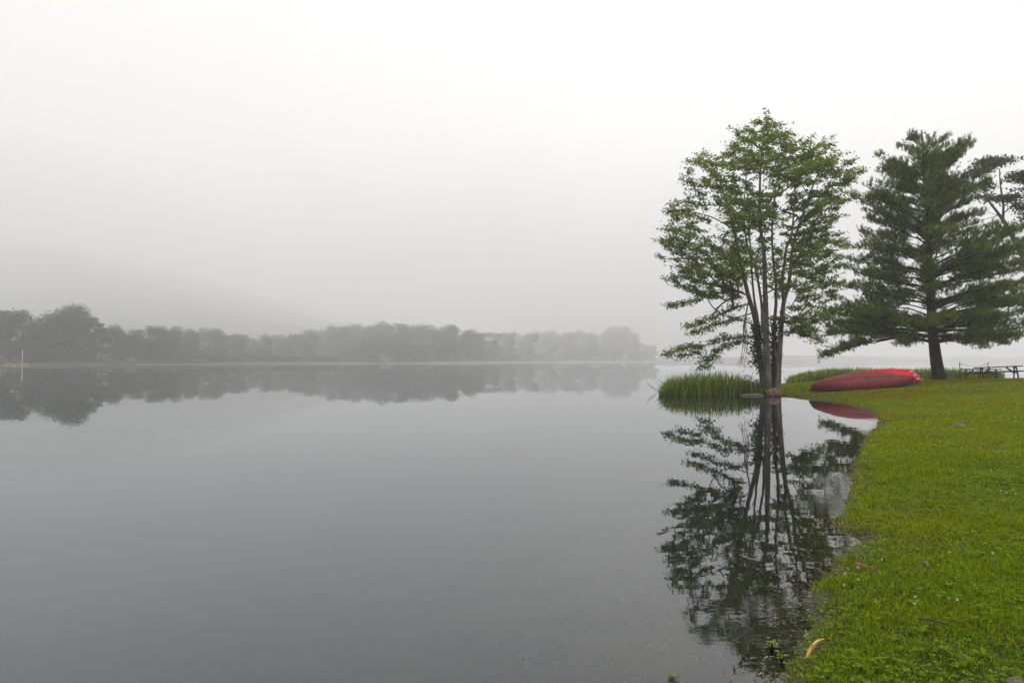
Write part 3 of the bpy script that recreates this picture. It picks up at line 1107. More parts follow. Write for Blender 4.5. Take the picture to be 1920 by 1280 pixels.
PROTO = {'round': [far_crown(s, 'round') for s in (101, 102, 103, 104)], 'tall': [far_crown(s, 'tall') for s in (111, 112, 113)], 'fir': [far_crown(121, 'fir')]}


def far_tree(px, top, Y, kind, var, wide, label, group):
    """Tree whose crown top stands at photo height `top`."""
    x = fx(px, Y)
    zb = 0.9
    h = (at(px, top, Y)[2] - zb) / 1.02
    root = empty('far_tree', (x, Y, zb), rng.uniform(0, 6.28))
    tag(root, label, 'tree', group)
    cm, tm = PROTO[kind][var]
    c = link('crown', cm, root)
    t = link('trunk', tm, root)
    for o in (c, t):
        o.scale = (h * wide, h * wide, h)
    return root


ORD = ['first', 'second', 'third', 'fourth', 'fifth', 'sixth', 'seventh', 'eighth', 'ninth', 'tenth', 'eleventh', 'twelfth', 'thirteenth', 'fourteenth', 'fifteenth']
GL = 'hazy trees along the left far shore'
left_trees = [(-28, 574, 'round', 0, 1.0), (18, 566, 'tall', 0, 1.3), (62, 592, 'round', 3, .85), (118, 563, 'round', 1, 1.0), (152, 590, 'tall', 1, 1.2), (190, 602, 'fir', 0, 1.5),
              (232, 603, 'round', 2, .95), (276, 612, 'tall', 2, 1.4), (312, 601, 'round', 0, .9), (355, 613, 'round', 3, .9), (402, 609, 'round', 1, 1.0), (446, 618, 'tall', 0, 1.3),
              (490, 622, 'round', 2, 1.0), (534, 619, 'round', 0, 1.0), (570, 616, 'round', 3, .95)]
kinds = {'round': 'round crowned', 'tall': 'narrow tall', 'fir': 'pointed'}
for k, (px, top, kd, vr, wd) in enumerate(left_trees):
    Y = np.interp(px, [-260, 0, 200, 400, 600], [234, 237, 258, 338, 431]) * KL + rng.uniform(0, 6)
    extra = {1: 'tall hazy tree at the left border behind the white pole', 3: 'tallest hazy broad tree on the left far shore', 5: 'pointed hazy conifer right of the tallest broad far tree',
             14: 'last low hazy tree of the left shore before the darker wooded point'}
    far_tree(px, top, Y, kd, vr, wd, extra.get(k, f'hazy {kinds[kd]} tree, {ORD[k]} from the left on the left far shore'), GL)
GC = 'grey trees on the wooded point in the middle'
mid_trees = [(596, 612, 'round', 1, .9), (628, 602, 'round', 0, 1.0), (668, 597, 'round', 2, 1.05), (708, 598, 'round', 3, 1.0), (748, 604, 'tall', 1, 1.4), (786, 603, 'round', 1, .95),
             (826, 599, 'round', 0, .95), (858, 604, 'round', 2, .9), (888, 613, 'round', 3, .9), (918, 620, 'tall', 2, 1.4), (950, 618, 'round', 1, .9), (984, 617, 'round', 0, .9)]
for k, (px, top, kd, vr, wd) in enumerate(mid_trees):
    Y = np.interp(px, [560, 640, 760, 880, 960, 1000], [328, 324, 331, 356, 460, 530]) * KC + rng.uniform(0, 6)
    extra = {0: 'grey tree at the left end of the wooded point across the lake', 11: 'palest grey tree at the right end of the wooded point'}
    far_tree(px, top, Y, kd, vr, wd, extra.get(k, f'grey hazy {kinds[kd]} tree, {ORD[k]} from the left on the wooded point'), GC)
GR = 'pale trees fading into fog on the right far shore'
right_trees = [(1020, 612, 'round', 0, 1.0), (1066, 615, 'tall', 0, 1.4), (1106, 612, 'round', 2, 1.0), (1150, 606, 'round', 1, 1.0),
               (1182, 612, 'round', 3, .9), (1214, 640, 'round', 0, 1.2)]
for k, (px, top, kd, vr, wd) in enumerate(right_trees):
    Y = np.interp(px, [840, 960, 1080, 1200, 1260], [478, 490, 530, 592, 690]) * KR + rng.uniform(0, 10)
    extra = {5: 'lowest palest tree at the right end of the foggy far shore', 3: 'tallest pale tree of the foggy right far shore'}
    far_tree(px, top, Y, kd, vr, wd, extra.get(k, f'pale fogged {kinds[kd]} tree, {ORD[k]} from the left on the right far shore'), GR)


def woodland():
    """The mass of undergrowth and trees behind the counted crowns."""
    C, Sz = [], []
    def strip(x0, x1, Ys, tops, n, depth, k):
        px = rng.uniform(x0, x1, n)
        Y = np.interp(px, *Ys) * k + rng.uniform(3, depth, n)
        top = np.interp(px, *tops)
        zt = CAM_Z + (HORIZON - top) / FPX * Y
        lump = 0.80 + .20 * vnoise(np.column_stack([px / 16.0, Y / 9.0]), 51)
        z = 0.6 + rng.uniform(0, 1, n) ** 1.2 * (zt * lump - .6)
        C.append(np.column_stack([(px - 960) / FPX * Y, Y, z])); Sz.append(rng.uniform(.35, .75, n) * Y / 300)
    strip(-60, 620, ([-260, 0, 200, 400, 600, 700], [229, 232, 253, 333, 426, 447]), ([-60, 60, 130, 200, 400, 560, 620], [585, 590, 592, 612, 618, 622, 650]), 30000, 24, KL)
    strip(575, 1005, ([560, 640, 760, 880, 960, 1010], [324, 320, 327, 352, 455, 527]), ([575, 620, 700, 850, 900, 960, 985, 1005], [640, 612, 606, 610, 625, 628, 645, 670]), 15000, 30, KC)
    strip(860, 1230, ([840, 960, 1080, 1200, 1260], [472, 482, 522, 582, 680]), ([860, 900, 960, 1100, 1180, 1205, 1230], [666, 638, 628, 622, 626, 650, 672]), 11000, 40, KR)
    C, Sz = np.vstack(C), np.concatenate(Sz)
    V, F = leaf_cards(C, rng.normal(0, .7, C.shape) + np.array((0, -.3, .8)), Sz)
    tag(link('woodland', np_mesh('woodland', V, F, M['far_leaf'], tints(len(C), 4, .6, 1.35, .12))), kind='stuff')


woodland()

# white pole on a low reddish dock at the far left
dk = empty('dock', (fx(30, 228), 228.0, 0))
tag(dk, 'low reddish floating dock far off at the left border', 'dock')
mb = MB(); mb.box((0, 0, .42), (7.6, 1.8, .26)); mb.build('deck', M['dock_wood'], dk)
for sx in (-2.6, 0, 2.6):
    mb = MB(); mb.box((sx, 0, .12), (1.2, 1.4, .37)); mb.build('float', M['dock_wood'], dk)
pl = MB(); pl.tube([(0, 0, 0), (0, 0, 4.6)], [.15, .13], 8); pl.tube([(0, 0, 4.602), (0, 0, 4.72)], [.18, .09], 8)
po = pl.build('pole', M['white_paint'], None, smooth=True)
po.location = (fx(42, 228), 228.0, .535)
tag(po, 'thin white upright pole standing on the reddish dock across the lake', 'pole')


# ------------------------------------------------------------------ reeds
def reed_blades(P, H, w=.024, lean=.35, base_tint=None):
    """Arching blades, three segments each. P (n,3) roots, H heights."""
    n = len(P)
    a = rng.uniform(0, 2 * math.pi, n)
    ld = np.column_stack([np.cos(a), np.sin(a), np.zeros(n)])
    k = np.abs(rng.normal(0, lean, n))[:, None]
    wd = np.column_stack([-np.sin(a + .6), np.cos(a + .6), np.zeros(n)])
    tw = w * rng.uniform(.6, 1.3, n)[:, None]
    V = []
    for t, ww in ((0, .75), (.38, 1.0), (.72, .75), (1.0, .08)):
        c = P + np.array((0, 0, 1.0)) * (H[:, None] * (t - .22 * k * t * t)) + ld * (k * H[:, None] * t ** 2.1)
        V += [c - wd * tw * ww / 2, c + wd * tw * ww / 2]
    V = np.stack(V, axis=1).reshape(-1, 3)
    b = np.arange(n)[:, None] * 8
    F = np.concatenate([b + np.array([[i, i + 1, i + 3, i + 2]]) for i in (0, 2, 4)])
    return V, F


def reed_bed(name, P, H, w, lean, label=None):
    V, F = reed_blades(P, H, w, lean)
    t = tints(len(P), 8, .5, 1.4, .18)
    old = np.repeat(rng.random(len(P)) < .10, 8)
    t[old] *= np.array((1.8, 1.0, 1.4))
    o = link(name, np_mesh(name, V, F, M['reed_leaf'], t))
    tag(o, label, 'reeds' if label else None, kind='stuff')


def reeds():
    # clump in the water left of the maple
    n = 1700
    px = rng.uniform(1238, 1428, n)
    prof = np.interp(px, [1238, 1262, 1300, 1345, 1380, 1405, 1428], [726, 708, 700, 698, 699, 712, 724])
    Y = 31.6 + rng.uniform(0, 1.0, n) * np.interp(px, [1238, 1280, 1330, 1428], [.5, 1.8, 2.6, 2.6])
    x = (px - 960) / FPX * 31.8
    H = (740 - prof) / FPX * 32 * rng.uniform(.42, 1.08, n) + .10
    z = np.maximum(ground_z(np.column_stack([x, Y])), -.25)
    P = np.column_stack([x, Y, z])
    H = H - np.minimum(z, 0)
    reed_bed('reeds', P, H, .048, .36, None)
    # belt along the back shore
    n = 6500
    u = rng.random(n)
    x = 19.6 + u * 17.0
    yb = np.interp(x, [19.6, 20.2, 26, 33, 45], [47.8, 48.4, 50.5, 51.5, 54])
    Y = yb + rng.uniform(-1.6, 1.2, n)
    H = np.interp(x, [19.6, 20.6, 22.5, 25, 29, 32, 36.5], [.45, .75, .98, 1.0, .9, 1.0, .7]) * rng.uniform(.6, 1.15, n)
    z = ground_z(np.column_stack([x, Y]))
    z = np.maximum(z, -.2)
    reed_bed('reeds', np.column_stack([x, Y, z]), H - np.minimum(z, 0), .058, .28, None)


reeds()

# shrub with round leaves between reeds and maple
sh_c = at(1412, 722, 32.6)
sh_x, sh_y = sh_c[0], 32.6
sh = empty('shrub', (sh_x, sh_y, gz(sh_x, sh_y)))
tag(sh, 'low dark leafy bush between the reed clump and the maple trunks', 'bush')
n = 2600
q = rng.normal(0, 1, (n, 3)) * np.array((.42, .45, .20)) + np.array((0, 0, .36))
q[:, 2] = np.abs(q[:, 2]) * (1.1 - .45 * np.clip(q[:, 0] + .2, -.5, 1))
V, F = leaf_cards(q, rng.normal(0, .6, (n, 3)) + np.array((0, -.2, 1)), rng.uniform(.05, .10, n))
link('foliage', np_mesh('shrub_foliage', V, F, M['shrub_leaf'], tints(n, 4, .6, 1.5, .12)), sh)
mb = MB()
for k in range(14):
    e = np.array((rng.normal(0, .4), rng.normal(0, .35), rng.uniform(.3, .65)))
    mb.tube([(rng.normal(0, .08), rng.normal(0, .08), -.05), e * .5 + np.array((0, 0, .1)), e], [.012, .009, .004], 4)
mb.build('stems', M['twig'], sh)

# vine that covers the left maple stem
vn = empty('climbing_vine', tuple(maple_off))
tag(vn, 'dark climbing vine wrapped round the left and inner maple stems', 'vine')
C = []
for pts, cnt in (([(1419, 610, .25), (1420, 640, .2), (1422, 665, .15), (1426, 685, .1)], 1100), ([(1451, 600, .6), (1451, 640, .45), (1450, 690, .25), (1449, 712, .15)], 900)):
    path = smoothpath([MW(a, b, c) for a, b, c in pts], .1)
    i = rng.integers(0, len(path), cnt)
    C.append(path[i] + rng.normal(0, 1, (cnt, 3)) * np.array((.17, .17, .14)))
C = np.vstack(C)
V, F = leaf_cards(C, rng.normal(0, .6, C.shape) + np.array((0, -.6, .6)), rng.uniform(.08, .15, len(C)))
link('foliage', np_mesh('vine_foliage', V, F, M['vine_leaf'], tints(len(C), 4, .6, 1.3, .1)), vn)
mb = MB()
for pts in ([(1428, 730, .0), (1426, 700, .0), (1421, 650, .05), (1418, 612, .1)], [(1449, 728, .0), (1450, 690, .1), (1450, 640, .3), (1450, 605, .5)]):
    pa = smoothpath([MW(*p) for p in pts], .15)
    mb.tube(pa, np.linspace(.03, .012, len(pa)), 5)
mb.build('stem', M['twig'], vn)


# ------------------------------------------------------------------ canoes
def canoe_mesh(L, beam, depth, rise, rock):
    """Overturned hull: keel up, gunwales down. Origin at the ground under the middle, along x."""
    ns, nr = 33, 15
    V = []
    for i in range(ns):
        t = -1 + 2 * i / (ns - 1)
        tt = abs(t)
        hw = beam / 2 * max(0.012, (1 - tt ** 2.3)) ** .9
        sheer = rise * tt ** 3.2                    # gunwale dips towards the ends (hull upside down)
        rocker = rock * tt ** 2.4
        stem = 1.0 + (0.0 if tt < .93 else 0)
        for k in range(nr):
            a = -math.pi / 2 + math.pi * k / (nr - 1)
            e = 0.62 + .30 * tt ** 2                # full section amidships, sharp at the ends
            y = hw * math.copysign(abs(math.sin(a)) ** e, math.sin(a))
            zz = abs(math.cos(a)) ** e
            z = -sheer + (depth + sheer - rocker) * zz
            # rounded stems: lower edge is pulled in, so that the ends curve
            x = t * L / 2 * (1 - .018 * (1 - zz) * (1 if tt > .98 else 0)) - math.copysign(.10 * zz ** 2.0 * max(0, (tt - .9) / .1) ** 2, t)
            V.append((x, y, z + rise))
    F = []
    for i in range(ns - 1):
        for k in range(nr - 1):
            a = i * nr + k
            F.append((a, a + nr, a + nr + 1, a + 1))
    return V, F


def make_canoe(mat, L=4.9, beam=.90, depth=.36, rise=.20, rock=.12):
    root = empty('canoe')
    mb = MB()
    V, F = canoe_mesh(L, beam, depth, rise, rock)
    mb.add(V, F)
    hull = mb.build('hull', mat, root, smooth=True)
    so = hull.modifiers.new('skin', 'SOLIDIFY')
    so.thickness = .012
    so.offset = -1
    ns, nr = 33, 15
    kp = np.array([V[i * nr + nr // 2] for i in range(1, ns - 1)])
    kb = MB(); kb.tube(kp + np.array((0, 0, .004)), np.full(len(kp), .012), 4); kb.build('keel', mat, root)
    for s in (0, nr - 1):
        g = MB()
        p = np.array([V[i * nr + s] for i in range(ns)])
        p[:, 1] *= 1.015
        g.tube(p, np.full(len(p), .026), 5)
        g.build('gunwale', M['gunwale'], root, smooth=True)
    for x in (-.9, .95):
        th = MB()
        hw = beam / 2 * (1 - (abs(x) / (L / 2)) ** 2.3) ** .9
        th.box((x, 0, rise * .98), (.16 if x > 0 else .07, hw * 2 - .03, .022))
        th.build('thwart', M['gunwale'], root)
    return root


def end_plate(root, L, mat, depth=.36, rise=.20):
    """Small pale plates near the right-hand end of a hull."""
    for s in (-1, 1):
        mb = MB()
        mb.box((L / 2 - .30, s * .135, rise + depth * .40), (.16, .03, .11), Matrix.Rotation(s * -.35, 3, 'Z').to_4x4())
        mb.build('end_plate', mat, root, bevel=.006)
    mb = MB()
    mb.tube([(L / 2 - .10, -.03, rise + .10), (L / 2 + .03, -.05, rise + .02), (L / 2 + .05, 0, rise - .06), (L / 2 + .03, .05, rise + .02), (L / 2 - .10, .03, rise + .10)], .008, 5)
    mb.build('rope_loop', M['white_plate'], root, smooth=True)


def put(o, a, b, lift, roll):
    """Lay a canoe with its ends above ground points a (left) and b (right)."""
    a, b = np.array(a, float), np.array(b, float)
    mid = (a + b) / 2
    za, zb = gz(*a) + lift[0], gz(*b) + lift[1]
    d = np.array((b[0] - a[0], b[1] - a[1], zb - za))
    yaw = math.atan2(d[1], d[0])
    pit = -math.atan2(d[2], math.hypot(d[0], d[1]))
    o.rotation_mode = 'XYZ'
    o.matrix_world = Matrix.Translation((mid[0], mid[1], (za + zb) / 2)) @ Matrix.Rotation(yaw, 4, 'Z') @ Matrix.Rotation(pit, 4, 'Y') @ Matrix.Rotation(roll, 4, 'X')


GCN = 'overturned canoes piled on the grass'
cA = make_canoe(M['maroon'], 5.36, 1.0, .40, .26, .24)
tag(cA, 'long dull maroon canoe lying overturned in front of the red ones', 'canoe', GCN)
put(cA, (13.45, 31.15), (18.80, 32.0), (.12, .14), R(43))
# lower layer
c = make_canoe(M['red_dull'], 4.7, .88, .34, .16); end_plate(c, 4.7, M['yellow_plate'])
tag(c, 'dark red canoe on the ground under the pile, yellow plate at its end', 'canoe', GCN)
put(c, (14.75, 32.7), (19.40, 32.9), (.0, .0), R(4))
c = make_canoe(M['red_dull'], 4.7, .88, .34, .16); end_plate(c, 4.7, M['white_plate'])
tag(c, 'red canoe lying lowest, its tip sticking out farthest right', 'canoe', GCN)
put(c, (15.55, 33.6), (20.2, 33.8), (.0, .0), R(-3))
# upper layer of three bright red hulls
for k, (ya, zl, zr, lab) in enumerate(((32.45, .02, .16, 'bright red canoe in the upper layer of the pile, nearest the maroon one'), (33.05, .06, .33, 'bright red canoe lying in the middle of the upper layer'),
                                       (33.70, .08, .47, 'bright red canoe at the back of the upper layer, next to the reeds'))):
    c = make_canoe(M['red'], 4.6, .76, .32, .13, .17); end_plate(c, 4.6, M['white_plate'], .32, .13)
    tag(c, lab, 'canoe', GCN)
    put(c, (15.05 + .12 * k, ya), (19.55 + .25 * k, ya + .25), (zl, zr), R(24))


# ------------------------------------------------------------------ picnic tables
def make_table():
    root = empty('picnic_table')
    L = 2.44
    for k in range(5):
        mb = MB(); mb.box((0, -.29 + .145 * k, .745), (L, .138, .055)); mb.build('top_plank', M['table_wood'], root, bevel=.004)
    for s in (-1, 1):
        for k in range(2):
            mb = MB(); mb.box((0, s * (.62 + .145 * k - .07), .447), (L, .138, .060)); mb.build('bench_plank', M['table_wood'], root, bevel=.004)
    for x in (-.88, .88):
        for s in (-1, 1):
            mb = MB(); mb.bar((x, s * .26, .705), (x, s * .62, 0.0), .045, .10, (1, 0, 0)) if False else mb.bar((x, s * .26, .724), (x, s * .66, -.03), .105, .06, (1, 0, 0))
            mb.build('leg', M['table_wood'], root)
        xi = x - math.copysign(.045, x)
        mb = MB(); mb.bar((xi, -.76, .380), (xi, .76, .380), .045, .09); mb.build('cross_beam', M['table_wood'], root)
        mb = MB(); mb.bar((xi, -.34, .682), (xi, .34, .682), .045, .085); mb.build('top_beam', M['table_wood'], root)
        mb = MB(); mb.bar((xi - math.copysign(.05, x), math.copysign(.05, x), .375), (math.copysign(-.42, x), math.copysign(.05, x), .695), .05, .095); mb.build('diagonal_brace', M['table_wood'], root)
    return root


def copy_tree(o):
    c = o.copy()
    COL.objects.link(c)
    for ch in o.children:
        d = ch.copy()
        COL.objects.link(d)
        d.parent = c
        d.matrix_parent_inverse = ch.matrix_parent_inverse
    return c


tA = make_table()
tx, ty = fx(1872, 42.5), 42.5
tA.location = (tx, ty, gz(tx, ty))
tA.rotation_euler = (0, R(-3), R(-26))
tag(tA, 'dark wooden picnic table with two benches near the right border', 'picnic table', 'picnic tables behind the pine')
tB = copy_tree(tA)
tx, ty = fx(1838, 48.0), 48.0
tB.location = (tx, ty, gz(tx, ty) - .02)
tB.rotation_euler = (0, 0, R(-32))
tag(tB, 'picnic table farther back, half hidden behind the nearer one', 'picnic table', 'picnic tables behind the pine')

# two thin posts with a slack wire
PT = []
for px, Y, lab in ((1799, 44.5, 'thin dark post standing free left of the picnic tables'), (1852, 47.5, 'thin dark post rising just behind the picnic table top')):
    x = fx(px, Y)
    z = gz(x, Y)
    ht = at(px, 680, Y)[2] - z
    mb = MB(); mb.tube([(0, 0, -.1), (0, 0, ht)], [.030, .028], 6); mb.tube([(0, 0, ht + .002), (0, 0, ht + .03)], [.04, .02], 6)
    o = mb.build('post', M['post_metal'], None, smooth=True)
    o.location = (x, Y, z)
    tag(o, lab, 'post', 'thin posts by the water')
    PT.append(np.array((x, Y, z + ht - .03)))
w = PT[0] + (PT[1] - PT[0]) * np.linspace(0, 1, 12)[:, None]
w[:, 2] -= .22 * np.sin(np.linspace(0, math.pi, 12))
mb = MB(); mb.tube(w, .010, 4)
tag(mb.build('wire', M['post_metal']), 'slack thin wire hanging between the two dark posts', 'wire')


# ------------------------------------------------------------------ stones
def stone(name, loc, size, mat, seed, label, cat='stone', amp=.22):
    bm = bmesh.new()
    bmesh.ops.create_icosphere(bm, subdivisions=3, radius=1.0)
    for v in bm.verts:
        p = v.co.copy()
        k = 1 + amp * mnoise.noise(p * 1.3 + Vector((seed, 0, 0))) + .10 * mnoise.noise(p * 3.4 + Vector((0, seed, 0)))
        v.co = Vector((p.x * k * size[0] / 2, p.y * k * size[1] / 2, p.z * k * size[2] / 2))
    me = bpy.data.meshes.new(name)
    bm.to_mesh(me); bm.free()
    me.materials.append(mat)
    for p in me.polygons: p.use_smooth = True
    o = link(name, me)
    o.location = loc
    tag(o, label, cat)
    return o


rk = at(1450, 736, 31.0)
stone('boulder', (rk[0], 31.0, .13), (.66, .62, .52), M['red_rock'], 3, 'rounded reddish boulder at the foot of the maple on the waterline')
fs = at(1408, 736, 31.6)
stone('flat_stone', (fs[0], 31.35, .02), (1.15, .5, .16), M['grey_rock'], 5, 'flat grey stone in the water left of the reddish boulder', amp=.15)
x, y = on_plane(1797, 786, .32)[:2]
stone('stone', (x, y, gz(x, y) + .015), (.30, .20, .09), M['grey_rock'], 8, 'small grey stone alone in the lawn below the pine')
x, y = on_plane(1906, 1268, .16)[:2]
stone('stone', (x, y, gz(x, y) + .025), (.09, .06, .04), M['grey_rock'], 9, 'small grey pebble in the grass at the lower right corner')


# ------------------------------------------------------------------ lawn
def lawn():
    PX, HH, WW, TI = [], [], [], []
    bands = [(2.7, 4.5, 11500, .040, .0055), (4.5, 7, 7600, .044, .0066), (7, 11, 4200, .052, .009), (11, 17, 2400, .048, .013), (17, 27, 1250, .046, .020), (27, 54, 420, .050, .034)]
    for y0, y1, dens, h, w in bands:
        X0, X1 = -0.2, .79 * y1 + 1.0
        n = int((X1 - X0) * (y1 - y0) * dens)
        P = np.column_stack([rng.uniform(X0, X1, n), rng.uniform(y0, y1, n)])
        P = P[(P[:, 0] < .79 * P[:, 1] + .6) & (P[:, 0] > .3 * P[:, 1] - .3)]
        s = shore_dist(P) + 0.10 * vnoise(P * 2.6, 3) + 0.05 * vnoise(P * 7.0, 4)
        keep = (s > -.03) & (rng.random(len(P)) < np.clip(.12 + s * 2.6 + .35 * vnoise(P * 5.0, 66), 0, 1) * np.clip(1.05 + .55 * vnoise(P * 3.2, 67), .25, 1))
        P, s = P[keep], s[keep]
        z = ground_z(P)
        lush = vnoise(P * .9, 61) * .6 + vnoise(P * 2.3, 62) * .4
        H = .85 * h * rng.uniform(.45, 1.35, len(P)) * (1 + .60 * lush) 
        PX.append(np.column_stack([P, z - .006])); HH.append(H); WW.append(np.full(len(P), w) * rng.uniform(.7, 1.3, len(P)))
        # hue of the sward itself: yellow-green, deeper green patches, straw-coloured worn patches
        g = np.clip(.5 + .5 * (vnoise(P * .45, 63) * .6 + vnoise(P * 1.7, 64) * .5), 0, 1)[:, None]
        col = (1 - g) * np.array((1.12, 1.02, .9)) + g * np.array((.62, .86, .95))
        worn = np.clip(vnoise(P * np.array((.22, .5)), 65) * 1.6 - .15 + .5 * vnoise(P * 1.1, 68), 0, .8)[:, None]
        pine_d = np.hypot(P[:, 0] - 25, (P[:, 1] - 39))
        worn = np.maximum(worn, np.clip(1.0 - pine_d / 7.5, 0, .75)[:, None])
        col = col * (1 - worn) + worn * np.array((.95, .66, 1.1))
        dry = rng.random(len(P)) < .05
        col[dry] = np.array((1.5, 1.05, 3.5))
        TI.append(col * rng.uniform(.5, 1.55, len(P))[:, None])
    P, H, W_, T = np.vstack(PX), np.concatenate(HH), np.concatenate(WW), np.vstack(TI)
    n = len(P)
    a = rng.uniform(0, 2 * math.pi, n)
    ld = np.column_stack([np.cos(a), np.sin(a), np.zeros(n)])
    k = np.abs(rng.normal(.55, .4, n))[:, None]
    b = a + math.pi / 2 + rng.normal(0, .4, n)
    wd = np.column_stack([np.cos(b), np.sin(b), np.zeros(n)]) * W_[:, None] / 2
    H = H[:, None]
    up = np.array((0, 0, 1.0))
    m1 = P + up * H * .55 + ld * k * H * .35
    tip = P + up * H * (1 - .18 * k) + ld * k * H * 1.15
    V = np.stack([P - wd * .8, P + wd * .8, m1 + wd, m1 - wd, tip], axis=1).reshape(-1, 3)
    q = np.arange(n)[:, None] * 5
    F = np.concatenate([q + np.array([[0, 1, 2]]), q + np.array([[0, 2, 3]]), q + np.array([[3, 2, 4]])])
    tag(link('grass', np_mesh('grass', V, F, M['grass'], np.repeat(T, 5, axis=0))), kind='stuff')
    print('grass blades', n)

    # clover and small broad leaves
    n = 26000
    Yc = 2.7 + 11 * rng.random(n) ** 1.5
    P = np.column_stack([rng.uniform(0, 1, n) * (.5 * Yc + .8) + .32 * Yc, Yc])
    s = shore_dist(P)
    pat = vnoise(P * .8, 71) * .6 + vnoise(P * 2.1, 72) * .5
    keep = (s > .02) & (rng.random(n) < np.clip(.32 + 1.0 * pat, .04, 1))
    P = P[keep]
    n = len(P)
    hz = rng.uniform(.02, .055, n)
    C0 = np.column_stack([P, ground_z(P) + hz])
    a0 = rng.uniform(0, 6.28, n)
    sz = rng.uniform(.012, .024, n) * (1 + np.clip(P[:, 1] - 5, 0, 9) * .09)
    Cs, Ns, Ds, Ss = [], [], [], []
    for k in range(3):
        a = a0 + k * 2.094
        d = np.column_stack([np.cos(a), np.sin(a), np.full(n, .12)])
        Cs.append(C0 + d * sz[:, None] * .55); Ds.append(d)
        Ns.append(np.column_stack([-.25 * np.cos(a), -.25 * np.sin(a), np.ones(n)]) + rng.normal(0, .2, (n, 3))); Ss.append(sz)
    V, F = leaf_cards(np.vstack(Cs), np.vstack(Ns), np.concatenate(Ss), 1.1, .12, np.vstack(Ds))
    tag(link('clover', np_mesh('clover', V, F, M['clover_leaf'], tints(3 * n, 4, .7, 1.35, .15))), kind='stuff')

    # broad weed rosettes (plantain, dandelion)
    cs, ns, ds, ss = [], [], [], []
    for _ in range(330):
        y = 2.8 + 9 * rng.random() ** 1.4
        x = rng.uniform(.36 * y, .79 * y + .2)
        if shore_dist(np.array([[x, y]]))[0] < .08: continue
        z = gz(x, y)
        for k in range(rng.integers(4, 9)):
            a = rng.uniform(0, 6.28)
            L = rng.uniform(.025, .065)
            el = rng.uniform(.25, .9)
            d = np.array((math.cos(a), math.sin(a), el))
            d /= np.linalg.norm(d)
            cs.append(np.array((x, y, z + .012)) + d * L * .55); ds.append(d); ss.append(L)
            ns.append(np.array((-d[0] * el, -d[1] * el, 1.0)))
    V, F = leaf_cards(np.array(cs), np.array(ns), np.array(ss), .45, .3, np.array(ds))
    tag(link('weeds', np_mesh('weeds', V, F, M['clover_leaf'], tints(len(cs), 4, .7, 1.35, .15))), kind='stuff')

    # white clover heads: little balls of petals
    cs, ns, ss = [], [], []
    m = 0
    while m < 48:
        y = 2.9 + 17 * rng.random() ** 1.3
        x = rng.uniform(.36 * y, .78 * y)
        p = np.array([[x, y]])
        if shore_dist(p)[0] < .12 or vnoise(p * .9, 74)[0] < -.1: continue
        m += 1
        c = np.array((x, y, gz(x, y) + rng.uniform(.045, .075)))
        rr = .0065 * (1 + .03 * y)
        d = rng.normal(size=(14, 3)); d /= np.linalg.norm(d, axis=1, keepdims=True)
        cs.append(c + d * rr * .7); ns.append(d); ss.append(np.full(14, rr * 1.3))
    V, F = leaf_cards(np.vstack(cs), np.vstack(ns), np.concatenate(ss))
    tag(link('clover_blossom', np_mesh('clover_blossom', V, F, M['petal'], tints(len(V) // 4, 4, .8, 1.15, .05))), kind='stuff')


lawn()


# ------------------------------------------------------------------ small things on the lawn and in the shallows
def lay(px, py, up=0.0, z0=.12):
    p = on_plane(px, py, z0)
    for _ in range(3):
        p = on_plane(px, py, gz(p[0], p[1]))
    return np.array((p[0], p[1], gz(p[0], p[1]) + up))


def strand(name, pts, rad, mat, label, cat, n=7):
    """A stick or stalk through photo places (px, py, height above ground)."""
    P = np.array([lay(a, b, c) for a, b, c in pts])
    o0 = P.mean(0)
    q = smoothpath(P - o0, .02)
    u = np.linspace(0, 1, len(q))
    mb = MB(); mb.tube(q, np.interp(u, np.linspace(0, 1, len(rad)), rad), n)
    o = mb.build(name, mat, None, smooth=True)
    o.location = o0
    tag(o, label, cat)
    return o


strand('seed_pod', [(1513, 1244, .030), (1517, 1234, .036), (1525, 1223, .040), (1535, 1214, .040), (1546, 1209, .034)], [.006, .010, .010, .008, .003], M['yellow_husk'],
       'curved yellow seed pod lying on the grass at the water edge', 'pod')
strand('stick', [(1724, 1177, .05), (1745, 1180, .055), (1764, 1183, .05), (1780, 1187, .045)], [.004, .0055, .008, .005], M['twig'], 'dark thin stick lying in the near lawn', 'stick')
strand('stick', [(1731, 1066, .05), (1737, 1070, .06), (1742, 1075, .05)], [.006, .008, .005], M['dead_wood'], 'short pale broken stick in the lawn above the dark one', 'stick')
# pink blossom with reddish stalk
p = lay(1609, 1072, .055)
fl = empty('blossom', tuple(p))
tag(fl, 'small pink blossom with a red stalk fallen on the lawn', 'flower')
d = rng.normal(size=(40, 3)); d /= np.linalg.norm(d, axis=1, keepdims=True)
V, F = leaf_cards(d * .014, d + rng.normal(0, .3, (40, 3)), np.full(40, .020))
link('petals', np_mesh('blossom_petals', V, F, M['pink']), fl)
e = lay(1640, 1078, .05) - p
mb = MB(); mb.tube([(.005, 0, 0), e * .3 + np.array((0, 0, .006)), e * .65 + np.array((0, .01, -.004)), e], [.004, .005, .0055, .002], 6); mb.build('stalk', M['pink_stem'], fl, smooth=True)


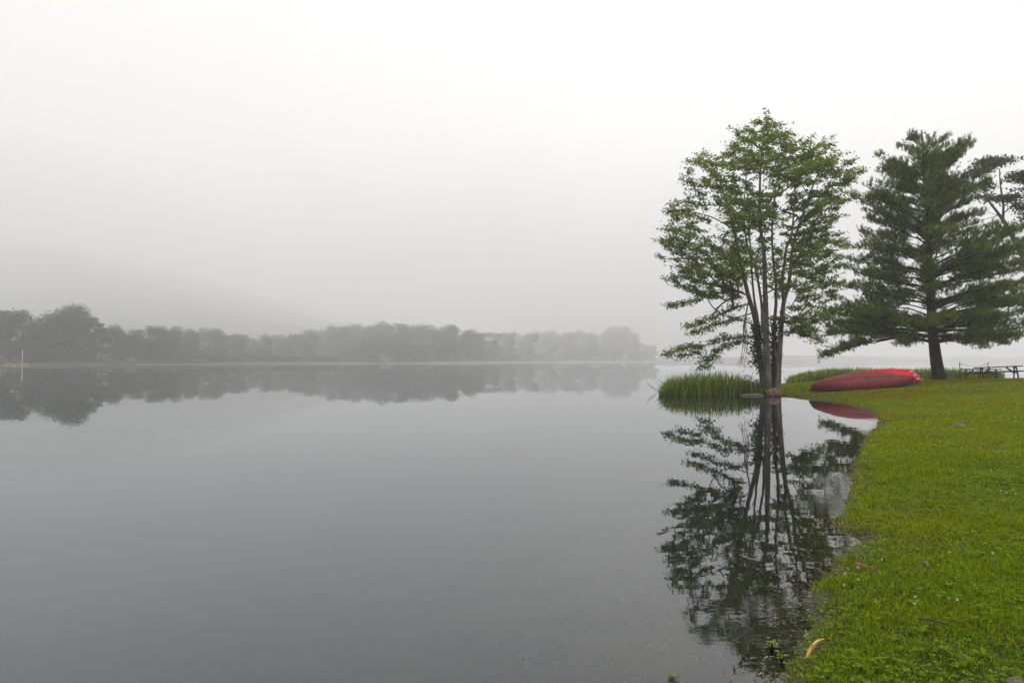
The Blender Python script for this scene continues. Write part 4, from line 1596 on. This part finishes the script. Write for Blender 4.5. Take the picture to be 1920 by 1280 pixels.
def fallen_leaf(px, py, size, mat, rz, label):
    p = lay(px, py, .055)
    V, F = [], []
    nseg = 6
    for k in range(nseg + 1):
        t = k / nseg
        w = .30 * math.sin(math.pi * min(1, t * 1.02 + .0)) ** .8 + .01
        x = (t - .5)
        z = .22 * (x * x) - .02
        V += [(x * size, -w * size, z * size + .05 * size), (x * size, 0, z * size), (x * size, w * size, z * size + .05 * size)]
    for k in range(nseg):
        for j in (0, 1):
            a = k * 3 + j
            F.append((a, a + 3, a + 4, a + 1))
    mb = MB(); mb.add(V, F)
    o = mb.build('fallen_leaf', mat, None, smooth=True)
    so = o.modifiers.new('skin', 'SOLIDIFY'); so.thickness = .001
    o.location = p
    o.rotation_euler = (.25, .35, rz)
    tag(o, label, 'leaf', 'leaves fallen on the lawn')


fallen_leaf(1601, 1208, .036, M['yellow_leaf'], 2.2, 'small yellow leaf in the grass right of the yellow seed pod')
fallen_leaf(1655, 1254, .040, M['yellow_leaf'], 2.4, 'yellow leaf lying nearest the bottom border of the lawn')
fallen_leaf(1595, 1148, .036, M['brown_leaf'], .4, 'rust brown leaf in the grass a little inland from the shore')
fallen_leaf(1744, 962, .07, M['brown_leaf'], .9, 'light brown leaf in the middle of the lawn')
fallen_leaf(1772, 1146, .036, M['brown_leaf'], 1.4, 'orange brown leaf in the lawn right of the middle')
fallen_leaf(1513, 1172, .036, M['brown_leaf'], 1.9, 'brown curled leaf on the very edge of the water')


# plants standing in the shallows, sunken sticks and pondweed
def emergent(px, py, h, n, label):
    p = on_plane(px, py, 0)
    g0 = min(-.02, gz(p[0], p[1]))
    root = empty('water_plant', (p[0], p[1], g0))
    tag(root, label, 'water plant', 'green plants in the shallows')
    cs, ns, ds, ss = [], [], [], []
    mb = MB()
    for k in range(n):
        a = rng.uniform(0, 6.28)
        e = np.array((math.cos(a) * h * .45, math.sin(a) * h * .45, -g0 + h * rng.uniform(.6, 1)))
        mb.tube([(0, 0, 0), e * np.array((.4, .4, .6)), e], [.003, .0025, .0015], 4)
        for j in range(4):
            b = rng.uniform(0, 6.28)
            d = np.array((math.cos(b), math.sin(b), .25))
            L = rng.uniform(.018, .042)
            base = e * (1 - .10 * j)
            cs.append(base + d * L * .55); ds.append(d); ss.append(L); ns.append(np.array((-.2 * d[0], -.2 * d[1], 1.0)))
    V, F = leaf_cards(np.array(cs), np.array(ns), np.array(ss), .5, .25, np.array(ds))
    link('leaves', np_mesh('water_plant_leaves', V, F, M['pond_leaf'], tints(len(cs), 4, .75, 1.3, .1)), root)
    mb.build('stem', M['pond_leaf'], root)


emergent(1447, 1218, .050, 6, 'yellow green plant poking out of the shallow water near the bank')
emergent(1466, 1243, .045, 3, 'small green sprout in the water beside the seed pod')
emergent(1262, 1272, .02, 5, 'faint green weed just at the surface near the bottom border')


def water_stick(pts, rad, label):
    P = np.array([np.append(on_plane(a, b, c)[:2], c) for a, b, c in pts])
    o0 = P.mean(0)
    q = smoothpath(P - o0, .05)
    mb = MB(); mb.tube(q, np.linspace(rad, rad * .4, len(q)), 6)
    o = mb.build('drift_stick', M['wet_twig'], None, smooth=True)
    o.location = o0
    tag(o, label, 'stick', 'sticks lying in the shallow water')


water_stick([(1386, 1040, -.02), (1402, 1046, .006), (1420, 1050, .004), (1440, 1054, -.03)], .012, 'thin stick breaking the water surface inside the tree reflection, longer one')
water_stick([(1352, 1026, -.02), (1364, 1021, .008), (1372, 1017, .012)], .010, 'short stick poking out of the water left of the longer one')
# the sprig that stands alone left of the reed clump
p0 = on_plane(1222, 735, 0)
mb = MB()
mb.tube([(0.3, 0, -.1), (.15, 0, .18), (-.05, 0, .33), (-.22, 0, .46)], [.010, .009, .006, .003], 4)
sp = empty('water_sprig', tuple(p0))
tag(sp, 'thin leafy sprig standing alone in the water left of the reeds', 'water plant')
mb.build('stem', M['wet_twig'], sp)
cs = np.array([(-.25 + .5 * t, rng.normal(0, .03), .48 - .75 * t * .62 + rng.normal(0, .03)) for t in np.linspace(0, .75, 16)])
V, F = leaf_cards(cs, rng.normal(0, .6, cs.shape) + np.array((0, -.4, .8)), rng.uniform(.05, .10, len(cs)), .6)
link('leaves', np_mesh('sprig_leaves', V, F, M['shrub_leaf'], tints(len(cs), 4, .7, 1.2, .1)), sp)


def pondweed():
    n = 1500
    Y = 2.9 + 4.2 * rng.random(n) ** 1.3
    x = rng.uniform(-.1, 1, n) * (.42 * Y) + .02
    P = np.column_stack([x, Y])
    s = shore_dist(P)
    z = ground_z(P)
    keep = (s < -.05) & (vnoise(P * 1.4, 81) > -.05) & (s > -2.2)
    P, z = P[keep], z[keep]
    n = len(P)
    C = np.column_stack([P, z + rng.uniform(.01, .07, n)])
    C[:, 2] = np.minimum(C[:, 2], -.012)
    V, F = leaf_cards(C, rng.normal(0, .4, (n, 3)) + np.array((0, 0, 1)), rng.uniform(.025, .07, n), .3)
    tag(link('pondweed', np_mesh('pondweed', V, F, M['pond_leaf'], tints(n, 4, .25, .8, .15))), kind='stuff')


pondweed()


def debris():
    """Bits of dead grass, leaf and scum washed up along the waterline."""
    n = 26000
    Y = 2.8 + 22 * rng.random(n) ** 1.6
    x = rng.uniform(.28, .62, n) * Y + rng.uniform(-.3, .5, n)
    P = np.column_stack([x, Y])
    s = shore_dist(P) + 0.10 * vnoise(P * 2.6, 3) + 0.05 * vnoise(P * 7.0, 4)
    off = np.where(s < 0, np.exp(s / .13), np.exp(-s / .10)) * np.clip(.45 + .9 * vnoise(P * 1.6, 83), .03, 1)
    keep = rng.random(n) < off
    P = P[keep]
    n = len(P)
    z = np.maximum(ground_z(P) + .004, .003)
    V, F = leaf_cards(np.column_stack([P, z]), rng.normal(0, .10, (n, 3)) + np.array((0, 0, 1)), rng.uniform(.008, .030, n) * (1 + P[:, 1] * .04), .45, .1)
    c = np.array(((.20, .16, .10), (.10, .085, .05), (.15, .17, .05), (.36, .33, .28)))[rng.choice(4, n, p=(.36, .30, .22, .12))]
    tag(link('shore_debris', np_mesh('shore_debris', V, F, M['debris'], np.repeat(c, 4, axis=0))), kind='stuff')


debris()

# ------------------------------------------------------------------ air: even haze over everything, thin mist on the far water
mb = MB()
mb.box((-700, 1400, 200.0), (6600, 4400, 407.0))
hz = mb.build('haze', volume_mat('haze', HAZE_DENSITY, (1.0, 0.994, 0.990)))
tag(hz, kind='stuff')


def bank_curve(pts, step):
    """Evenly spaced smooth line through bank points whose x always grows."""
    p = np.array(sorted(pts))
    x = np.arange(p[0, 0], p[-1, 0], step)
    y = np.interp(x, p[:, 0], p[:, 1])
    k = np.ones(9) / 9
    y = np.convolve(np.pad(y, 4, mode='edge'), k, mode='valid')
    return np.column_stack([x, y, np.zeros(len(x))])


def mist():
    """A lumpy sheet of mist, a metre or so deep, lying on the water before the far bank."""
    pts = bank_line((-250, 100, 330, 560), (214, 222, 284, 386), KL) + bank_line((690, 780, 900), (292, 299, 330), KC) + bank_line((1000, 1150, 1300, 1600, 2100), (420, 480, 560, 600, 640), KR)
    line = bank_curve(pts, 4.0)
    n = len(line)
    amt = np.interp(line[:, 0] / line[:, 1], [-.95, -.7, -.55, -.35, .05, .2, .6], [.10, .16, .5, .9, 1.0, .8, .1])
    h = amt * (.75 + .45 * vnoise(np.column_stack([np.arange(n) / 5.0, np.zeros(n)]), 91) + .25 * vnoise(np.column_stack([np.arange(n) / 1.7, np.zeros(n)]), 92))
    h = np.maximum(h, .15) * line[:, 1] / 300
    prof = [(0, .012), (3, .5), (8, 1.0), (14, .8), (18, .012)]
    V = []
    for off, k in prof:
        q = line.copy(); q[:, 1] += off
        q[:, 2] = np.maximum(h * k, .012) + (.03 if k > .1 else 0)
        V.append(q)
    for off in (18, 0):
        q = line.copy(); q[:, 1] += off; q[:, 2] = .004
        V.append(q)
    V = np.vstack(V)
    m = len(prof) + 2
    F = []
    for r in range(m):
        r2 = (r + 1) % m
        for k in range(n - 1):
            F.append((r * n + k, r * n + k + 1, r2 * n + k + 1, r2 * n + k))
    me = bpy.data.meshes.new('mist')
    F.append(tuple(r * n for r in range(m)))
    F.append(tuple(r * n + n - 1 for r in range(m))[::-1])
    me.from_pydata([tuple(map(float, p)) for p in V], [], F)
    bm = bmesh.new(); bm.from_mesh(me); bmesh.ops.recalc_face_normals(bm, faces=bm.faces); bm.to_mesh(me); bm.free()
    me.materials.append(volume_mat('mist', .022))
    tag(link('mist', me), kind='stuff')


mist()


def fog_bank():
    """Lifting fog against the far shore: it thickens towards the treetops."""
    pts = bank_line((-420, 0, 200, 400, 560), (229, 232, 253, 333, 408), KL) + bank_line((690, 780, 900), (316, 328, 360), KC) + bank_line((1000, 1150, 1300, 1500), (490, 550, 640, 700), KR)
    line = bank_curve(pts, 8.0)
    n = len(line)
    k = np.maximum(line[:, 1] / 290.0, 1.15)
    V = []
    for dy, z in ((2, 3.0), (-105, 62.0), (70, 66.0), (85, 6.0)):
        q = line.copy()
        q[:, 1] += dy * k
        q[:, 2] = z * k * (1 + .10 * vnoise(np.column_stack([np.arange(n) / 3.0, np.full(n, dy)]), 95))
        V.append(q)
    V = np.vstack(V)
    F = []
    for r in range(4):
        r2 = (r + 1) % 4
        for j in range(n - 1):
            F.append((r * n + j, r * n + j + 1, r2 * n + j + 1, r2 * n + j))
    F.append(tuple(r * n for r in range(4)))
    F.append(tuple(r * n + n - 1 for r in range(4))[::-1])
    me = bpy.data.meshes.new('fog_bank')
    me.from_pydata([tuple(map(float, p)) for p in V], [], F)
    bm = bmesh.new(); bm.from_mesh(me); bmesh.ops.recalc_face_normals(bm, faces=bm.faces); bm.to_mesh(me); bm.free()
    me.materials.append(volume_mat('fog_bank', .0052))
    tag(link('fog_bank', me), kind='stuff')


fog_bank()
